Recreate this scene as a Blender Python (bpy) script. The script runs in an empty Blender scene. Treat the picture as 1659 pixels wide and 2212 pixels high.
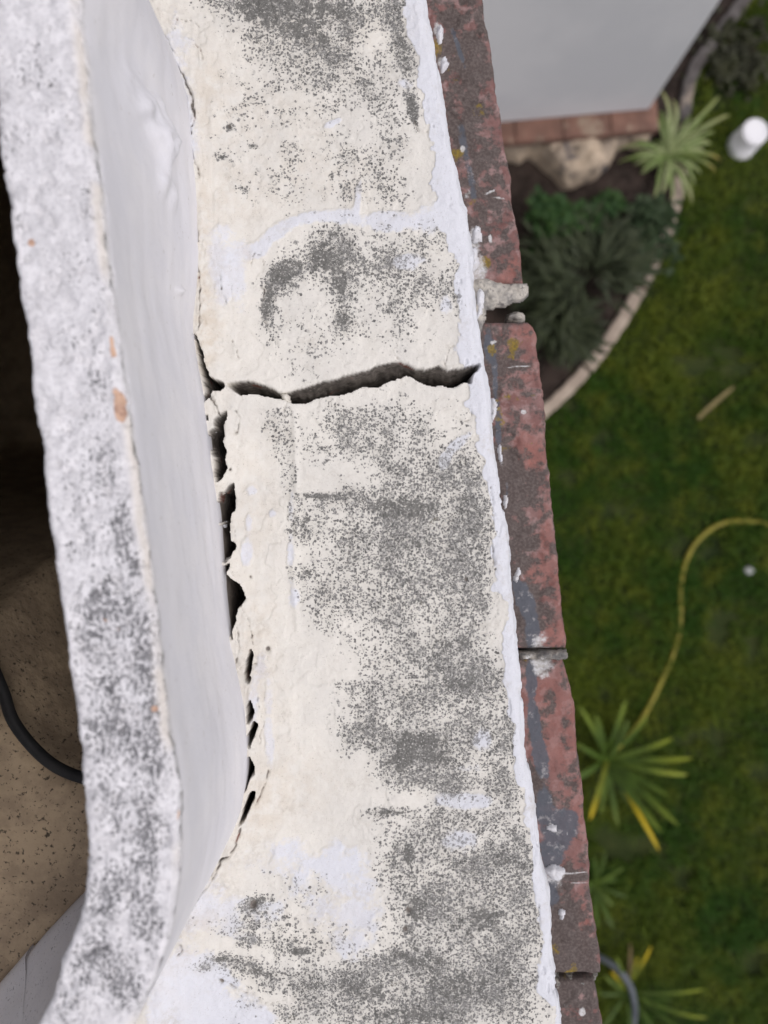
import bpy, math, random
import numpy as np

# ------------------------------------------------------------------ camera, sky, sun, exposure
SC = bpy.context.scene
COL = SC.collection
CAM_Z = 0.45                      # metres above the ledge top (z = 0)
F = 1534.0                        # focal length in units of a 1659 x 2212 picture
cam = bpy.data.cameras.new('camera')
cam_o = bpy.data.objects.new('camera', cam)
COL.objects.link(cam_o)
cam_o.location = (0, 0, CAM_Z)
cam_o.rotation_euler = (0, 0, 0)  # straight down, picture-up = +Y
cam.sensor_fit = 'VERTICAL'
cam.sensor_height = 36.0
cam.sensor_width = 27.0
cam.lens = 36.0 * F / 2212.0
cam.clip_start = 0.01
cam.clip_end = 300
cam.dof.use_dof = True
cam.dof.focus_distance = 0.452
cam.dof.aperture_fstop = 4.8
SC.camera = cam_o

W = bpy.data.worlds.new('World')
SC.world = W
W.use_nodes = True
wn = W.node_tree.nodes
wl = W.node_tree.links
wn.clear()
sky = wn.new('ShaderNodeTexSky')
sky.sky_type = 'NISHITA'
sky.sun_disc = False
SUN_EL, SUN_AZ = math.radians(64), math.radians(105)   # azimuth measured from +Y towards +X
sky.sun_elevation = SUN_EL
sky.sun_rotation = SUN_AZ
sky.dust_density = 3.0
sky.ozone_density = 1.0
hs = wn.new('ShaderNodeHueSaturation')
hs.inputs['Saturation'].default_value = 0.2          # thin overcast
bg = wn.new('ShaderNodeBackground')
bg.inputs['Strength'].default_value = 0.15
wo = wn.new('ShaderNodeOutputWorld')
wl.new(sky.outputs[0], hs.inputs['Color'])
tn = wn.new('ShaderNodeMix')
tn.data_type = 'RGBA'
tn.blend_type = 'MULTIPLY'
tn.inputs[0].default_value = 1.0
tn.inputs[7].default_value = (1.03, 0.985, 1.03, 1)     # cloud veil takes the cyan out of the clear-sky model
wl.new(hs.outputs[0], tn.inputs[6])
wl.new(tn.outputs[2], bg.inputs[0])
wl.new(bg.outputs[0], wo.inputs[0])

sun = bpy.data.lights.new('sun', 'SUN')
sun.energy = 0.5
sun.angle = math.radians(25)
sun.color = (1.0, 0.965, 0.91)
sun_o = bpy.data.objects.new('sun', sun)
COL.objects.link(sun_o)
sun_o.location = (2, -2, 6)
# a sun lamp shines along its local -Z; tilt so that light comes from (az, el)
sun_o.rotation_euler = (-(math.pi / 2 - SUN_EL), 0, -SUN_AZ)

vs = SC.view_settings
vs.view_transform = 'Standard'
vs.look = 'None'
vs.gamma = 1.0
vs.exposure = 0.18
vs.use_curve_mapping = False
SC.render.engine = 'CYCLES'
SC.cycles.max_bounces = 6

# ------------------------------------------------------------------ helpers
rng = np.random.default_rng(7)
random.seed(7)


def P(u, v, z):
    """point at height z seen at (u, v) of the 1659 x 2212 layout sketch"""
    d = (CAM_Z - z) / F
    return ((u - 830.0) * d, (1106.0 - v) * d)


def PA(pts, z):
    a = np.array(pts, float)
    d = (CAM_Z - z) / F
    return np.stack([(a[:, 0] - 830) * d, (1106 - a[:, 1]) * d], 1)


_lat = {}


def vnoise(x, y, seed=0):
    if seed not in _lat:
        _lat[seed] = np.random.default_rng(1000 + seed).random((256, 256)).astype(np.float32)
    L = _lat[seed]
    xi = np.floor(x).astype(np.int64)
    yi = np.floor(y).astype(np.int64)
    fx = x - xi
    fy = y - yi
    fx = fx * fx * (3 - 2 * fx)
    fy = fy * fy * (3 - 2 * fy)
    x0, x1, y0, y1 = xi & 255, (xi + 1) & 255, yi & 255, (yi + 1) & 255
    return (L[y0, x0] * (1 - fx) + L[y0, x1] * fx) * (1 - fy) + (L[y1, x0] * (1 - fx) + L[y1, x1] * fx) * fy


def fbm(x, y, size, octv=4, seed=0, rough=0.5):
    """about -1..1, feature size in metres"""
    s = np.zeros_like(x, dtype=np.float64)
    a, t, f = 1.0, 0.0, 1.0 / size
    for k in range(octv):
        s += a * (vnoise(x * f + 13.7 * k, y * f + 7.3 * k, seed + k) * 2 - 1)
        t += a
        a *= rough
        f *= 2.03
    return s / t * 1.6


def sst(e0, e1, x):
    t = np.clip((x - e0) / (e1 - e0), 0, 1)
    return t * t * (3 - 2 * t)


def seg_dist(x, y, pts, closed=False):
    pts = np.asarray(pts, float)
    n = len(pts)
    best = np.full(x.shape, 1e9)
    for i in range(n if closed else n - 1):
        ax, ay = pts[i]
        bx, by = pts[(i + 1) % n]
        dx, dy = bx - ax, by - ay
        L2 = dx * dx + dy * dy + 1e-18
        t = np.clip(((x - ax) * dx + (y - ay) * dy) / L2, 0, 1)
        d = np.hypot(x - ax - t * dx, y - ay - t * dy)
        np.minimum(best, d, out=best)
    return best


def inside(x, y, pts):
    pts = np.asarray(pts, float)
    n = len(pts)
    c = np.zeros(x.shape, bool)
    for i in range(n):
        ax, ay = pts[i]
        bx, by = pts[(i + 1) % n]
        if ay == by:
            continue
        cond = ((ay > y) != (by > y)) & (x < (bx - ax) * (y - ay) / (by - ay) + ax)
        c ^= cond
    return c


def blobs(U, V, lst):
    out = np.zeros(U.shape)
    for b in lst:
        u, v, ru, rv, amp = b[:5]
        ang = math.radians(b[5]) if len(b) > 5 else 0
        m = (np.abs(U - u) < 2.6 * max(ru, rv)) & (np.abs(V - v) < 2.6 * max(ru, rv))
        du, dv = U[m] - u, V[m] - v
        ca, sa = math.cos(ang), math.sin(ang)
        q = ((du * ca + dv * sa) / ru) ** 2 + ((-du * sa + dv * ca) / rv) ** 2
        g = amp * np.exp(-0.75 * q ** 1.3)
        if amp > 0:
            out[m] = 1 - (1 - out[m]) * (1 - g)
        else:
            out[m] = np.clip(out[m] + g, 0, 1)
    return out


def mesh_obj(name, verts, faces, mat=None, parent=None, smooth=True, attrs=None):
    """verts (n,3) array; faces (m,k) int array or list of lists"""
    me = bpy.data.meshes.new(name)
    v = np.asarray(verts, dtype=np.float32)
    if isinstance(faces, np.ndarray):
        m, k = faces.shape
        me.vertices.add(len(v))
        me.vertices.foreach_set('co', v.ravel())
        me.loops.add(m * k)
        me.loops.foreach_set('vertex_index', faces.astype(np.int32).ravel())
        me.polygons.add(m)
        me.polygons.foreach_set('loop_start', np.arange(0, m * k, k, dtype=np.int32))
        me.polygons.foreach_set('loop_total', np.full(m, k, dtype=np.int32))
        me.update(calc_edges=True)
    else:
        me.from_pydata([tuple(map(float, p)) for p in v], [], [list(map(int, f)) for f in faces])
        me.update()
    if smooth:
        me.polygons.foreach_set('use_smooth', np.ones(len(me.polygons), dtype=bool))
    if attrs:
        for an, arr in attrs.items():
            arr = np.asarray(arr, dtype=np.float32)
            if arr.ndim == 1:
                a = me.attributes.new(an, 'FLOAT', 'POINT')
                a.data.foreach_set('value', arr)
            else:
                a = me.attributes.new(an, 'FLOAT_COLOR', 'POINT')
                a.data.foreach_set('color', arr.ravel())
    if mat:
        me.materials.append(mat)
    o = bpy.data.objects.new(name, me)
    COL.objects.link(o)
    if parent:
        o.parent = parent
    return o


def grid_faces(nr, nc, flip=False):
    i = np.arange(nr - 1)[:, None] * nc + np.arange(nc - 1)[None, :]
    f = np.stack([i, i + 1, i + nc + 1, i + nc], -1).reshape(-1, 4)
    return f[:, ::-1].copy() if flip else f


def tag(o, label=None, cat=None, group=None, kind=None):
    if label:
        o['label'] = label
    if cat:
        o['category'] = cat
    if group:
        o['group'] = group
    if kind:
        o['kind'] = kind
    return o


def empty(name, loc, label, cat, group=None):
    o = bpy.data.objects.new(name, None)
    COL.objects.link(o)
    o.location = loc
    o.empty_display_size = 0.05
    return tag(o, label, cat, group)


def box(name, c, s, mat, parent=None, rotz=0.0, bevel=0.0):
    x, y, z = s[0] / 2, s[1] / 2, s[2] / 2
    v = [(-x, -y, -z), (x, -y, -z), (x, y, -z), (-x, y, -z), (-x, -y, z), (x, -y, z), (x, y, z), (-x, y, z)]
    f = [(0, 3, 2, 1), (4, 5, 6, 7), (0, 1, 5, 4), (1, 2, 6, 5), (2, 3, 7, 6), (3, 0, 4, 7)]
    o = mesh_obj(name, v, f, mat, parent, smooth=False)
    o.location = c
    o.rotation_euler = (0, 0, rotz)
    if bevel:
        b = o.modifiers.new('bevel', 'BEVEL')
        b.width = bevel
        b.segments = 2
    return o


def tube(name, pts, r, mat, parent=None, n=10, taper=None):
    pts = np.asarray(pts, float)
    # resample with Catmull-Rom
    out = []
    P_ = np.vstack([2 * pts[0] - pts[1], pts, 2 * pts[-1] - pts[-2]])
    for i in range(1, len(P_) - 2):
        for t in np.linspace(0, 1, 8, endpoint=False):
            a, b, c, d = P_[i - 1], P_[i], P_[i + 1], P_[i + 2]
            out.append(0.5 * ((2 * b) + (-a + c) * t + (2 * a - 5 * b + 4 * c - d) * t * t + (-a + 3 * b - 3 * c + d) * t ** 3))
    out.append(pts[-1])
    c = np.array(out)
    T = np.gradient(c, axis=0)
    T /= np.linalg.norm(T, axis=1)[:, None] + 1e-12
    up = np.array([0, 0, 1.0])
    S = np.cross(T, up)
    S /= np.linalg.norm(S, axis=1)[:, None] + 1e-12
    B = np.cross(S, T)
    a = np.linspace(0, 2 * math.pi, n + 1)
    V = c[:, None, :] + r * (S[:, None, :] * np.cos(a)[None, :, None] + B[:, None, :] * np.sin(a)[None, :, None])
    return mesh_obj(name, V.reshape(-1, 3), grid_faces(len(c), n + 1), mat, parent)


def lump(name, poly, zb, thick, res, r, mat, parent=None, rough=0.3, seed=50, attrs=None):
    """a solid lump with the plan outline poly (world x, y), rounded towards its edge"""
    poly = np.asarray(poly, float)
    x0, y0 = poly.min(0) - res
    x1, y1 = poly.max(0) + res
    xs = np.arange(x0, x1 + res, res)
    ys = np.arange(y0, y1 + res, res)
    X, Y = np.meshgrid(xs, ys)
    wob = r * 0.35
    Xn = X + wob * fbm(X, Y, r * 1.6, 3, seed + 9)
    Yn = Y + wob * fbm(X + 5, Y, r * 1.6, 3, seed + 14)
    ins = inside(Xn, Yn, poly)
    d = np.where(ins, seg_dist(Xn, Yn, poly, True), 0)
    q = np.clip(d / r, 0, 1)
    Z = zb + thick * np.sqrt(np.clip(1 - (1 - q) ** 2, 0, 1)) * (1 + rough * fbm(X, Y, r * 1.5, 4, seed))
    keep = ins[:-1, :-1] | ins[1:, :-1] | ins[:-1, 1:] | ins[1:, 1:]
    nc = len(xs)
    f = grid_faces(len(ys), nc)[keep.ravel()]
    used, inv = np.unique(f.ravel(), return_inverse=True)
    V = np.stack([X.ravel(), Y.ravel(), Z.ravel()], 1)[used]
    top = inv.reshape(-1, 4)
    n = len(V)
    Vb = V.copy()
    Vb[:, 2] = zb - thick * 0.3
    # closed underside and rim
    e = np.concatenate([top[:, [0, 1]], top[:, [1, 2]], top[:, [2, 3]], top[:, [3, 0]]])
    key = np.sort(e, 1)
    k = key[:, 0].astype(np.int64) * n + key[:, 1]
    u_, idx, cnt = np.unique(k, return_index=True, return_counts=True)
    be = e[idx[cnt == 1]]
    side = np.stack([be[:, 1], be[:, 0], be[:, 0] + n, be[:, 1] + n], 1)
    F_ = np.concatenate([top, top[:, ::-1] + n, side])
    return mesh_obj(name, np.vstack([V, Vb]), F_, mat, parent, attrs=attrs)


# ------------------------------------------------------------------ node material helpers
class NT:
    def __init__(s, name):
        s.m = bpy.data.materials.new(name)
        s.m.use_nodes = True
        s.t = s.m.node_tree
        s.t.nodes.clear()
        s.out = s.t.nodes.new('ShaderNodeOutputMaterial')
        s.b = s.t.nodes.new('ShaderNodeBsdfPrincipled')
        s.t.links.new(s.b.outputs[0], s.out.inputs[0])
        g = s.t.nodes.new('ShaderNodeNewGeometry')
        s.pos = g.outputs['Position']
        s.geo = g
        s.b.inputs['Specular IOR Level'].default_value = 0.25

    def n(s, typ, **kw):
        nd = s.t.nodes.new(typ)
        for k, v in kw.items():
            setattr(nd, k, v)
        return nd

    def L(s, a, b):
        s.t.links.new(a, b)

    def put(s, sock, v):
        if hasattr(v, 'is_output'):
            s.L(v, sock)
        else:
            sock.default_value = v

    def noise(s, scale, detail=4, rough=0.55, vec=None, dist=0.0, stretch=None):
        vec = vec or s.pos
        if stretch:
            mp = s.n('ShaderNodeVectorMath', operation='MULTIPLY')
            s.L(vec, mp.inputs[0])
            mp.inputs[1].default_value = stretch
            vec = mp.outputs[0]
        nd = s.n('ShaderNodeTexNoise')
        nd.inputs['Scale'].default_value = scale
        nd.inputs['Detail'].default_value = detail
        nd.inputs['Roughness'].default_value = rough
        nd.inputs['Distortion'].default_value = dist
        s.L(vec, nd.inputs['Vector'])
        return nd.outputs[0]

    def voro(s, scale, feature='F1', vec=None, rand=1.0):
        nd = s.n('ShaderNodeTexVoronoi', feature=feature)
        nd.inputs['Scale'].default_value = scale
        nd.inputs['Randomness'].default_value = rand
        s.L(vec or s.pos, nd.inputs['Vector'])
        return nd.outputs['Distance']

    def cells(s, scale, vec):
        nd = s.n('ShaderNodeTexVoronoi', feature='F1')
        nd.inputs['Scale'].default_value = scale
        s.L(vec, nd.inputs['Vector'])
        sp = s.n('ShaderNodeSeparateColor')
        s.L(nd.outputs['Color'], sp.inputs[0])
        return nd.outputs['Distance'], sp.outputs[0], sp.outputs[1]

    def warp(s, scale, amt):
        nd = s.n('ShaderNodeTexNoise')
        nd.inputs['Scale'].default_value = scale
        nd.inputs['Detail'].default_value = 2
        s.L(s.pos, nd.inputs['Vector'])
        m1 = s.n('ShaderNodeVectorMath', operation='MULTIPLY_ADD')
        s.L(nd.outputs['Color'], m1.inputs[0])
        m1.inputs[1].default_value = (amt, amt, amt)
        s.L(s.pos, m1.inputs[2])
        return m1.outputs[0]

    def math(s, op, a, b=0.0, c=None, clamp=False):
        nd = s.n('ShaderNodeMath', operation=op)
        nd.use_clamp = clamp
        s.put(nd.inputs[0], a)
        s.put(nd.inputs[1], b)
        if c is not None:
            s.put(nd.inputs[2], c)
        return nd.outputs[0]

    def ramp(s, v, a, b, lo=0.0, hi=1.0):
        nd = s.n('ShaderNodeMapRange')
        nd.interpolation_type = 'SMOOTHSTEP'
        s.put(nd.inputs[0], v)
        nd.inputs[1].default_value = a
        nd.inputs[2].default_value = b
        nd.inputs[3].default_value = lo
        nd.inputs[4].default_value = hi
        return nd.outputs[0]

    def mix(s, f, a, b):
        nd = s.n('ShaderNodeMix', data_type='RGBA')
        s.put(nd.inputs[0], f)
        for i, c in ((6, a), (7, b)):
            if hasattr(c, 'is_output'):
                s.L(c, nd.inputs[i])
            else:
                nd.inputs[i].default_value = (c[0], c[1], c[2], 1)
        return nd.outputs[2]

    def attr(s, name):
        nd = s.n('ShaderNodeAttribute', attribute_name=name)
        sp = s.n('ShaderNodeSeparateColor')
        s.L(nd.outputs['Color'], sp.inputs[0])
        return sp.outputs[0], sp.outputs[1], sp.outputs[2], nd.outputs['Alpha'], nd.outputs['Fac']

    def finish(s, col, rough=0.85, bump=None, strength=0.3, dist=0.001):
        s.put(s.b.inputs['Base Color'], col if hasattr(col, 'is_output') else (col[0], col[1], col[2], 1))
        s.put(s.b.inputs['Roughness'], rough)
        if bump is not None:
            bp = s.n('ShaderNodeBump')
            bp.inputs['Strength'].default_value = strength
            bp.inputs['Distance'].default_value = dist
            s.L(bump, bp.inputs['Height'])
            s.L(bp.outputs[0], s.b.inputs['Normal'])
        return s.m


def mat_plaster():
    s = NT('aged_plaster')
    R, G, B, A, _ = s.attr('mask')
    n1 = s.noise(28, 5, 0.6)
    n2 = s.noise(120, 4, 0.6)
    n3 = s.noise(420, 3, 0.6)
    grit = s.noise(1100, 2, 0.6)
    cream = s.mix(s.ramp(n1, 0.35, 0.7), (0.718, 0.697, 0.63), (0.658, 0.642, 0.588))
    # thin fresh white paint
    gw = s.math('ADD', G, s.math('MULTIPLY', s.math('SUBTRACT', n2, 0.5), 0.7))
    gw = s.math('ADD', gw, s.math('MULTIPLY', s.math('SUBTRACT', s.noise(380, 3, 0.65), 0.5), 0.5))
    gw = s.ramp(gw, 0.34, 0.68)
    col = s.mix(gw, cream, (0.665, 0.68, 0.71))
    # tan dirt
    bt = s.math('MULTIPLY', B, s.ramp(n2, 0.3, 0.65))
    col = s.mix(s.math('MULTIPLY', bt, 0.75), col, (0.56, 0.48, 0.37))
    # fine pores and grit everywhere
    pores = s.ramp(grit, 0.60, 0.72)
    pores = s.math('MULTIPLY', pores, s.ramp(n2, 0.35, 0.7, 0.15, 0.6))
    col = s.mix(pores, col, (0.36, 0.34, 0.29))
    # lichen and mould: spots whose size follows the density, merging into sheets
    nb = s.noise(60, 3, 0.6)
    nc_ = s.noise(190, 3, 0.65)
    gate = s.ramp(R, 0.02, 0.35)
    d = s.math('ADD', s.ramp(R, 0.06, 1.0), s.math('MULTIPLY', gate, s.math('MULTIPLY', s.math('SUBTRACT', nb, 0.5), 1.3)))
    d = s.math('ADD', d, s.math('MULTIPLY', gate, s.math('MULTIPLY', s.math('SUBTRACT', nc_, 0.5), 1.1)))
    d = s.math('MULTIPLY', s.math('MINIMUM', s.math('MAXIMUM', d, 0.0), 1.0), s.ramp(s.noise(24, 3, 0.6), 0.35, 0.62, 0.66, 0.98))
    smu = s.math('MULTIPLY', s.ramp(s.noise(34, 5, 0.65), 0.50, 0.68, 0, 0.40), s.ramp(s.noise(300, 3, 0.65), 0.35, 0.65))
    col = s.mix(smu, col, (0.46, 0.425, 0.36))
    col = s.mix(s.math('MULTIPLY', d, 0.36), col, (0.40, 0.39, 0.345))
    wv = s.warp(700, 0.0016)
    d1, r1, q1 = s.cells(560, wv)
    d2, r2, q2 = s.cells(1050, wv)
    l1 = s.math('MULTIPLY', s.ramp(s.math('SUBTRACT', s.math('MULTIPLY', d, 0.85), r1), -0.04, 0.04), s.ramp(d1, 0.42, 0.62, 1, 0))
    l2 = s.math('MULTIPLY', s.ramp(s.math('SUBTRACT', s.math('MULTIPLY', d, 0.62), r2), -0.04, 0.04), s.ramp(d2, 0.45, 0.7, 1, 0))
    d3, r3, q3 = s.cells(260, s.warp(380, 0.004))
    l3 = s.math('MULTIPLY', s.ramp(s.math('SUBTRACT', s.math('MULTIPLY', d, 0.30), r3), -0.03, 0.03), s.ramp(s.math('ADD', d3, s.math('MULTIPLY', s.noise(900, 2), 0.3)), 0.42, 0.62, 1, 0))
    lm = s.math('MAXIMUM', s.math('MAXIMUM', l1, l2), l3)
    sheet = s.ramp(s.math('ADD', d, s.math('MULTIPLY', s.math('SUBTRACT', s.noise(420, 4, 0.7), 0.5), 1.9)), 0.76, 1.02, 0, 0.9)
    lm = s.math('MAXIMUM', lm, sheet)
    lm = s.math('MULTIPLY', lm, s.ramp(R, 0.03, 0.14))
    CR = s.attr('crust')[4]
    cf = s.math('ADD', CR, s.math('MULTIPLY', s.math('SUBTRACT', s.noise(170, 5, 0.72), 0.5), 2.6))
    cf = s.math('MULTIPLY', s.ramp(cf, 0.48, 0.72), s.ramp(CR, 0.05, 0.2))
    lm = s.math('MAXIMUM', lm, s.math('MULTIPLY', cf, 0.93))
    lcol = s.mix(s.math('MULTIPLY', s.math('ADD', q1, q2), 0.5), (0.055, 0.055, 0.053), (0.25, 0.25, 0.238))
    olive = s.ramp(s.noise(45, 3, 0.6), 0.66, 0.76)
    lcol = s.mix(s.math('MULTIPLY', olive, 0.5), lcol, (0.16, 0.135, 0.05))
    # pale crystals standing in the mould
    lcol = s.mix(s.ramp(s.noise(650, 3, 0.65), 0.50, 0.66, 0, 0.8), lcol, (0.46, 0.45, 0.42))
    lcol = s.mix(s.ramp(s.noise(560, 3, 0.65), 0.50, 0.38, 0, 0.7), lcol, (0.055, 0.055, 0.052))
    lcol = s.mix(s.math('MULTIPLY', cf, 0.72), lcol, (0.085, 0.085, 0.078))
    sp = s.ramp(s.noise(800, 2, 0.6), 0.60, 0.68)
    lcol = s.mix(s.math('MULTIPLY', sp, 0.75), lcol, (0.66, 0.65, 0.61))
    lm = s.math('MULTIPLY', lm, s.ramp(gw, 0.0, 1.0, 0.94, 0.72))
    col = s.mix(lm, col, lcol)
    # broken inside: grey-brown mortar with bits of brick
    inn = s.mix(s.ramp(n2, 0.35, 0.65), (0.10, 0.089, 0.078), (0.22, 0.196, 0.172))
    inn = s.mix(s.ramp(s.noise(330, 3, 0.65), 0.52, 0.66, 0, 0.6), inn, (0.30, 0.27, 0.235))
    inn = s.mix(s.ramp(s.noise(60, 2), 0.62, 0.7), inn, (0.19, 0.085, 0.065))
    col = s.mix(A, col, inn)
    h = s.math('ADD', s.math('MULTIPLY', n3, 0.6), s.math('MULTIPLY', grit, 0.5))
    h = s.math('ADD', h, s.math('MULTIPLY', lm, 0.55))
    h = s.math('ADD', h, s.math('MULTIPLY', gw, 0.35))
    return s.finish(col, 0.88, h, 0.55, 0.0009)


def mat_rim():
    s = NT('painted_clay_shell')
    R, G, B, A, _ = s.attr('mask')      # R lichen, G top face, B brick exposed, A raw clay below the plaster
    n1 = s.noise(22, 5, 0.6)
    n2 = s.noise(130, 4, 0.65)
    side = s.mix(s.ramp(n1, 0.35, 0.65), (0.70, 0.70, 0.725), (0.745, 0.74, 0.75))
    strk = s.noise(60, 4, 0.6, stretch=(2.5, 0.35, 2.5))
    side = s.mix(s.ramp(strk, 0.55, 0.75, 0, 0.08), side, (0.66, 0.66, 0.67))
    side = s.mix(s.ramp(s.noise(9, 4, 0.6), 0.45, 0.7, 0, 0.35), side, (0.60, 0.60, 0.63))
    side = s.mix(s.ramp(s.noise(260, 3, 0.6), 0.64, 0.72, 0, 0.4), side, (0.50, 0.48, 0.45))
    top = s.mix(s.ramp(n2, 0.4, 0.6), (0.735, 0.73, 0.735), (0.63, 0.625, 0.63))
    col = s.mix(G, side, top)
    cl = s.noise(330, 4, 0.7)
    d = s.math('ADD', R, s.math('MULTIPLY', s.math('SUBTRACT', s.noise(60, 3, 0.6), 0.5), 0.6))
    d = s.math('ADD', d, s.math('MULTIPLY', s.math('SUBTRACT', s.noise(170, 3, 0.6, stretch=(1.4, 0.7, 1.0)), 0.5), 0.8))
    d = s.math('MINIMUM', s.math('MAXIMUM', d, 0.0), 0.72)
    spot = s.math('ADD', s.math('MULTIPLY', s.noise(480, 4, 0.7, stretch=(1.3, 0.7, 1.0)), 0.6), s.math('MULTIPLY', s.noise(1000, 2, 0.6), 0.4))
    lm = s.ramp(s.math('SUBTRACT', spot, s.math('SUBTRACT', 0.64, s.math('MULTIPLY', d, 0.22))), -0.02, 0.02)
    fines = s.math('MULTIPLY', s.ramp(s.noise(620, 3, 0.65), 0.5, 0.66, 0, 0.38), G)
    col = s.mix(fines, col, (0.30, 0.30, 0.31))
    lm = s.math('MULTIPLY', lm, s.ramp(R, 0.02, 0.15))
    lcol = s.mix(s.ramp(n2, 0.35, 0.65), (0.07, 0.07, 0.075), (0.19, 0.19, 0.195))
    col = s.mix(s.math('MULTIPLY', lm, 0.9), col, lcol)
    lp = s.attr('lip')[4]
    col = s.mix(s.math('MULTIPLY', lp, 0.55), col, (0.68, 0.62, 0.52))
    # exposed clay
    bm = s.math('ADD', B, s.math('MULTIPLY', s.math('SUBTRACT', n2, 0.5), 0.6))
    bcol = s.mix(s.ramp(s.noise(180, 3), 0.4, 0.65), (0.62, 0.42, 0.30), (0.33, 0.20, 0.15))
    col = s.mix(s.ramp(bm, 0.4, 0.6), col, bcol)
    raw = s.mix(s.ramp(n2, 0.35, 0.65), (0.16, 0.135, 0.115), (0.24, 0.21, 0.18))
    col = s.mix(A, col, raw)
    h = s.math('ADD', s.math('MULTIPLY', cl, 0.7), s.math('MULTIPLY', s.noise(700, 2), 0.4))
    stro = s.noise(150, 4, 0.6, stretch=(2.2, 0.14, 2.2))
    h = s.math('ADD', s.math('MULTIPLY', h, s.ramp(G, 0, 1, 0.35, 1.0)), s.math('MULTIPLY', stro, s.ramp(G, 0, 1, 0.13, 0.0)))
    return s.finish(col, 0.85, h, 0.5, 0.0012)


def mat_brick(name, tint=(1, 1, 1)):
    s = NT(name)
    R, G, B, A, _ = s.attr('mask')      # R soot, G white paint, B yellow lichen, A fresh red
    S = s.attr('slate')[4]
    n1 = s.noise(45, 5, 0.65)
    n2 = s.noise(160, 4, 0.65)
    n3 = s.noise(500, 3, 0.6)
    t = tint
    base = s.mix(s.ramp(n1, 0.36, 0.62), (0.24 * t[0], 0.145 * t[1], 0.132 * t[2]), (0.19 * t[0], 0.098 * t[1], 0.088 * t[2]))
    base = s.mix(s.ramp(s.noise(85, 3, 0.6), 0.48, 0.60, 0, 0.8), base, (0.32, 0.22, 0.205))
    base = s.mix(A, base, s.mix(s.ramp(n2, 0.4, 0.6), (0.31, 0.135, 0.11), (0.26, 0.12, 0.10)))
    so = s.math('ADD', R, s.math('MULTIPLY', s.math('SUBTRACT', s.noise(75, 5, 0.7), 0.5), 1.7))
    so = s.math('ADD', so, s.math('MULTIPLY', s.math('SUBTRACT', s.noise(120, 3, 0.6), 0.5), 1.8))
    so = s.ramp(so, 0.12, 0.50)
    base = s.mix(s.math('MULTIPLY', so, 0.88), base, s.mix(s.ramp(n3, 0.4, 0.65), (0.075, 0.066, 0.060), (0.125, 0.11, 0.10)))
    sl = s.math('ADD', S, s.math('MULTIPLY', s.math('SUBTRACT', s.noise(110, 5, 0.7), 0.5), 1.1))
    base = s.mix(s.ramp(sl, 0.5, 0.72, 0, 0.92), base, s.mix(s.ramp(n2, 0.55, 0.68), (0.10, 0.108, 0.125), (0.27, 0.27, 0.275)))
    yl = s.math('ADD', B, s.math('MULTIPLY', s.math('SUBTRACT', n2, 0.5), 1.3))
    base = s.mix(s.ramp(yl, 0.38, 0.60, 0, 0.85), base, s.mix(s.ramp(n3, 0.4, 0.6), (0.27, 0.19, 0.03), (0.17, 0.125, 0.035)))
    wh = s.math('ADD', G, s.math('MULTIPLY', s.math('SUBTRACT', n2, 0.5), 0.9))
    base = s.mix(s.ramp(wh, 0.45, 0.70, 0, 0.85), base, s.mix(s.ramp(n3, 0.4, 0.6), (0.66, 0.66, 0.66), (0.50, 0.49, 0.46)))
    h = s.math('ADD', s.math('MULTIPLY', n2, 1.0), s.math('MULTIPLY', n3, 0.5))
    return s.finish(base, 0.9, h, 0.6, 0.002)


def mat_simple(name, c1, c2, scale, rough=0.85, bump=0.3, dist=0.002, detail=5, lo=0.38, hi=0.62, c3=None, s3=None):
    s = NT(name)
    n = s.noise(scale, detail, 0.62)
    col = s.mix(s.ramp(n, lo, hi), c1, c2)
    if c3:
        col = s.mix(s.ramp(s.noise(s3, 4, 0.65), 0.56, 0.68), col, c3)
    return s.finish(col, rough, s.noise(scale * 3, 3), bump, dist)


M = {}
M['plaster'] = mat_plaster()
M['rim'] = mat_rim()
M['brick'] = mat_brick('weathered_red_brick')
M['mortar'] = mat_simple('lime_mortar', (0.40, 0.37, 0.32), (0.20, 0.195, 0.185), 150, 0.95, 0.8, 0.003, c3=(0.66, 0.66, 0.64), s3=90)
M['mortar_pale'] = mat_simple('pale_lime_mortar', (0.50, 0.47, 0.41), (0.27, 0.26, 0.24), 110, 0.95, 0.8, 0.003, c3=(0.20, 0.19, 0.18), s3=150)
M['wall_white'] = mat_simple('white_wall_paint', (0.66, 0.67, 0.685), (0.72, 0.725, 0.735), 1.6, 0.8, 0.15, 0.002)
M['house_wall'] = mat_simple('house_wall_render', (0.62, 0.61, 0.58), (0.72, 0.71, 0.69), 3, 0.9, 0.3, 0.004)

# ------------------------------------------------------------------ outlines (traced, laid on their own planes)
BASE = [(310, 0), (345, 60), (385, 130), (405, 190), (420, 250), (428, 330), (432, 400), (437, 480), (438, 560), (433, 640), (423, 715), (430, 760),
        (438, 805), (446, 850), (450, 900), (456, 950), (464, 1015), (474, 1080), (478, 1120), (482, 1180), (487, 1250), (496, 1330), (506, 1400),
        (520, 1460), (533, 1530), (538, 1600), (535, 1680), (525, 1750), (500, 1810), (470, 1865), (425, 1930), (388, 1990),
        (352, 2060), (322, 2135), (290, 2212)]
base_w = PA(BASE, 0.0)[::-1]
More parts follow.
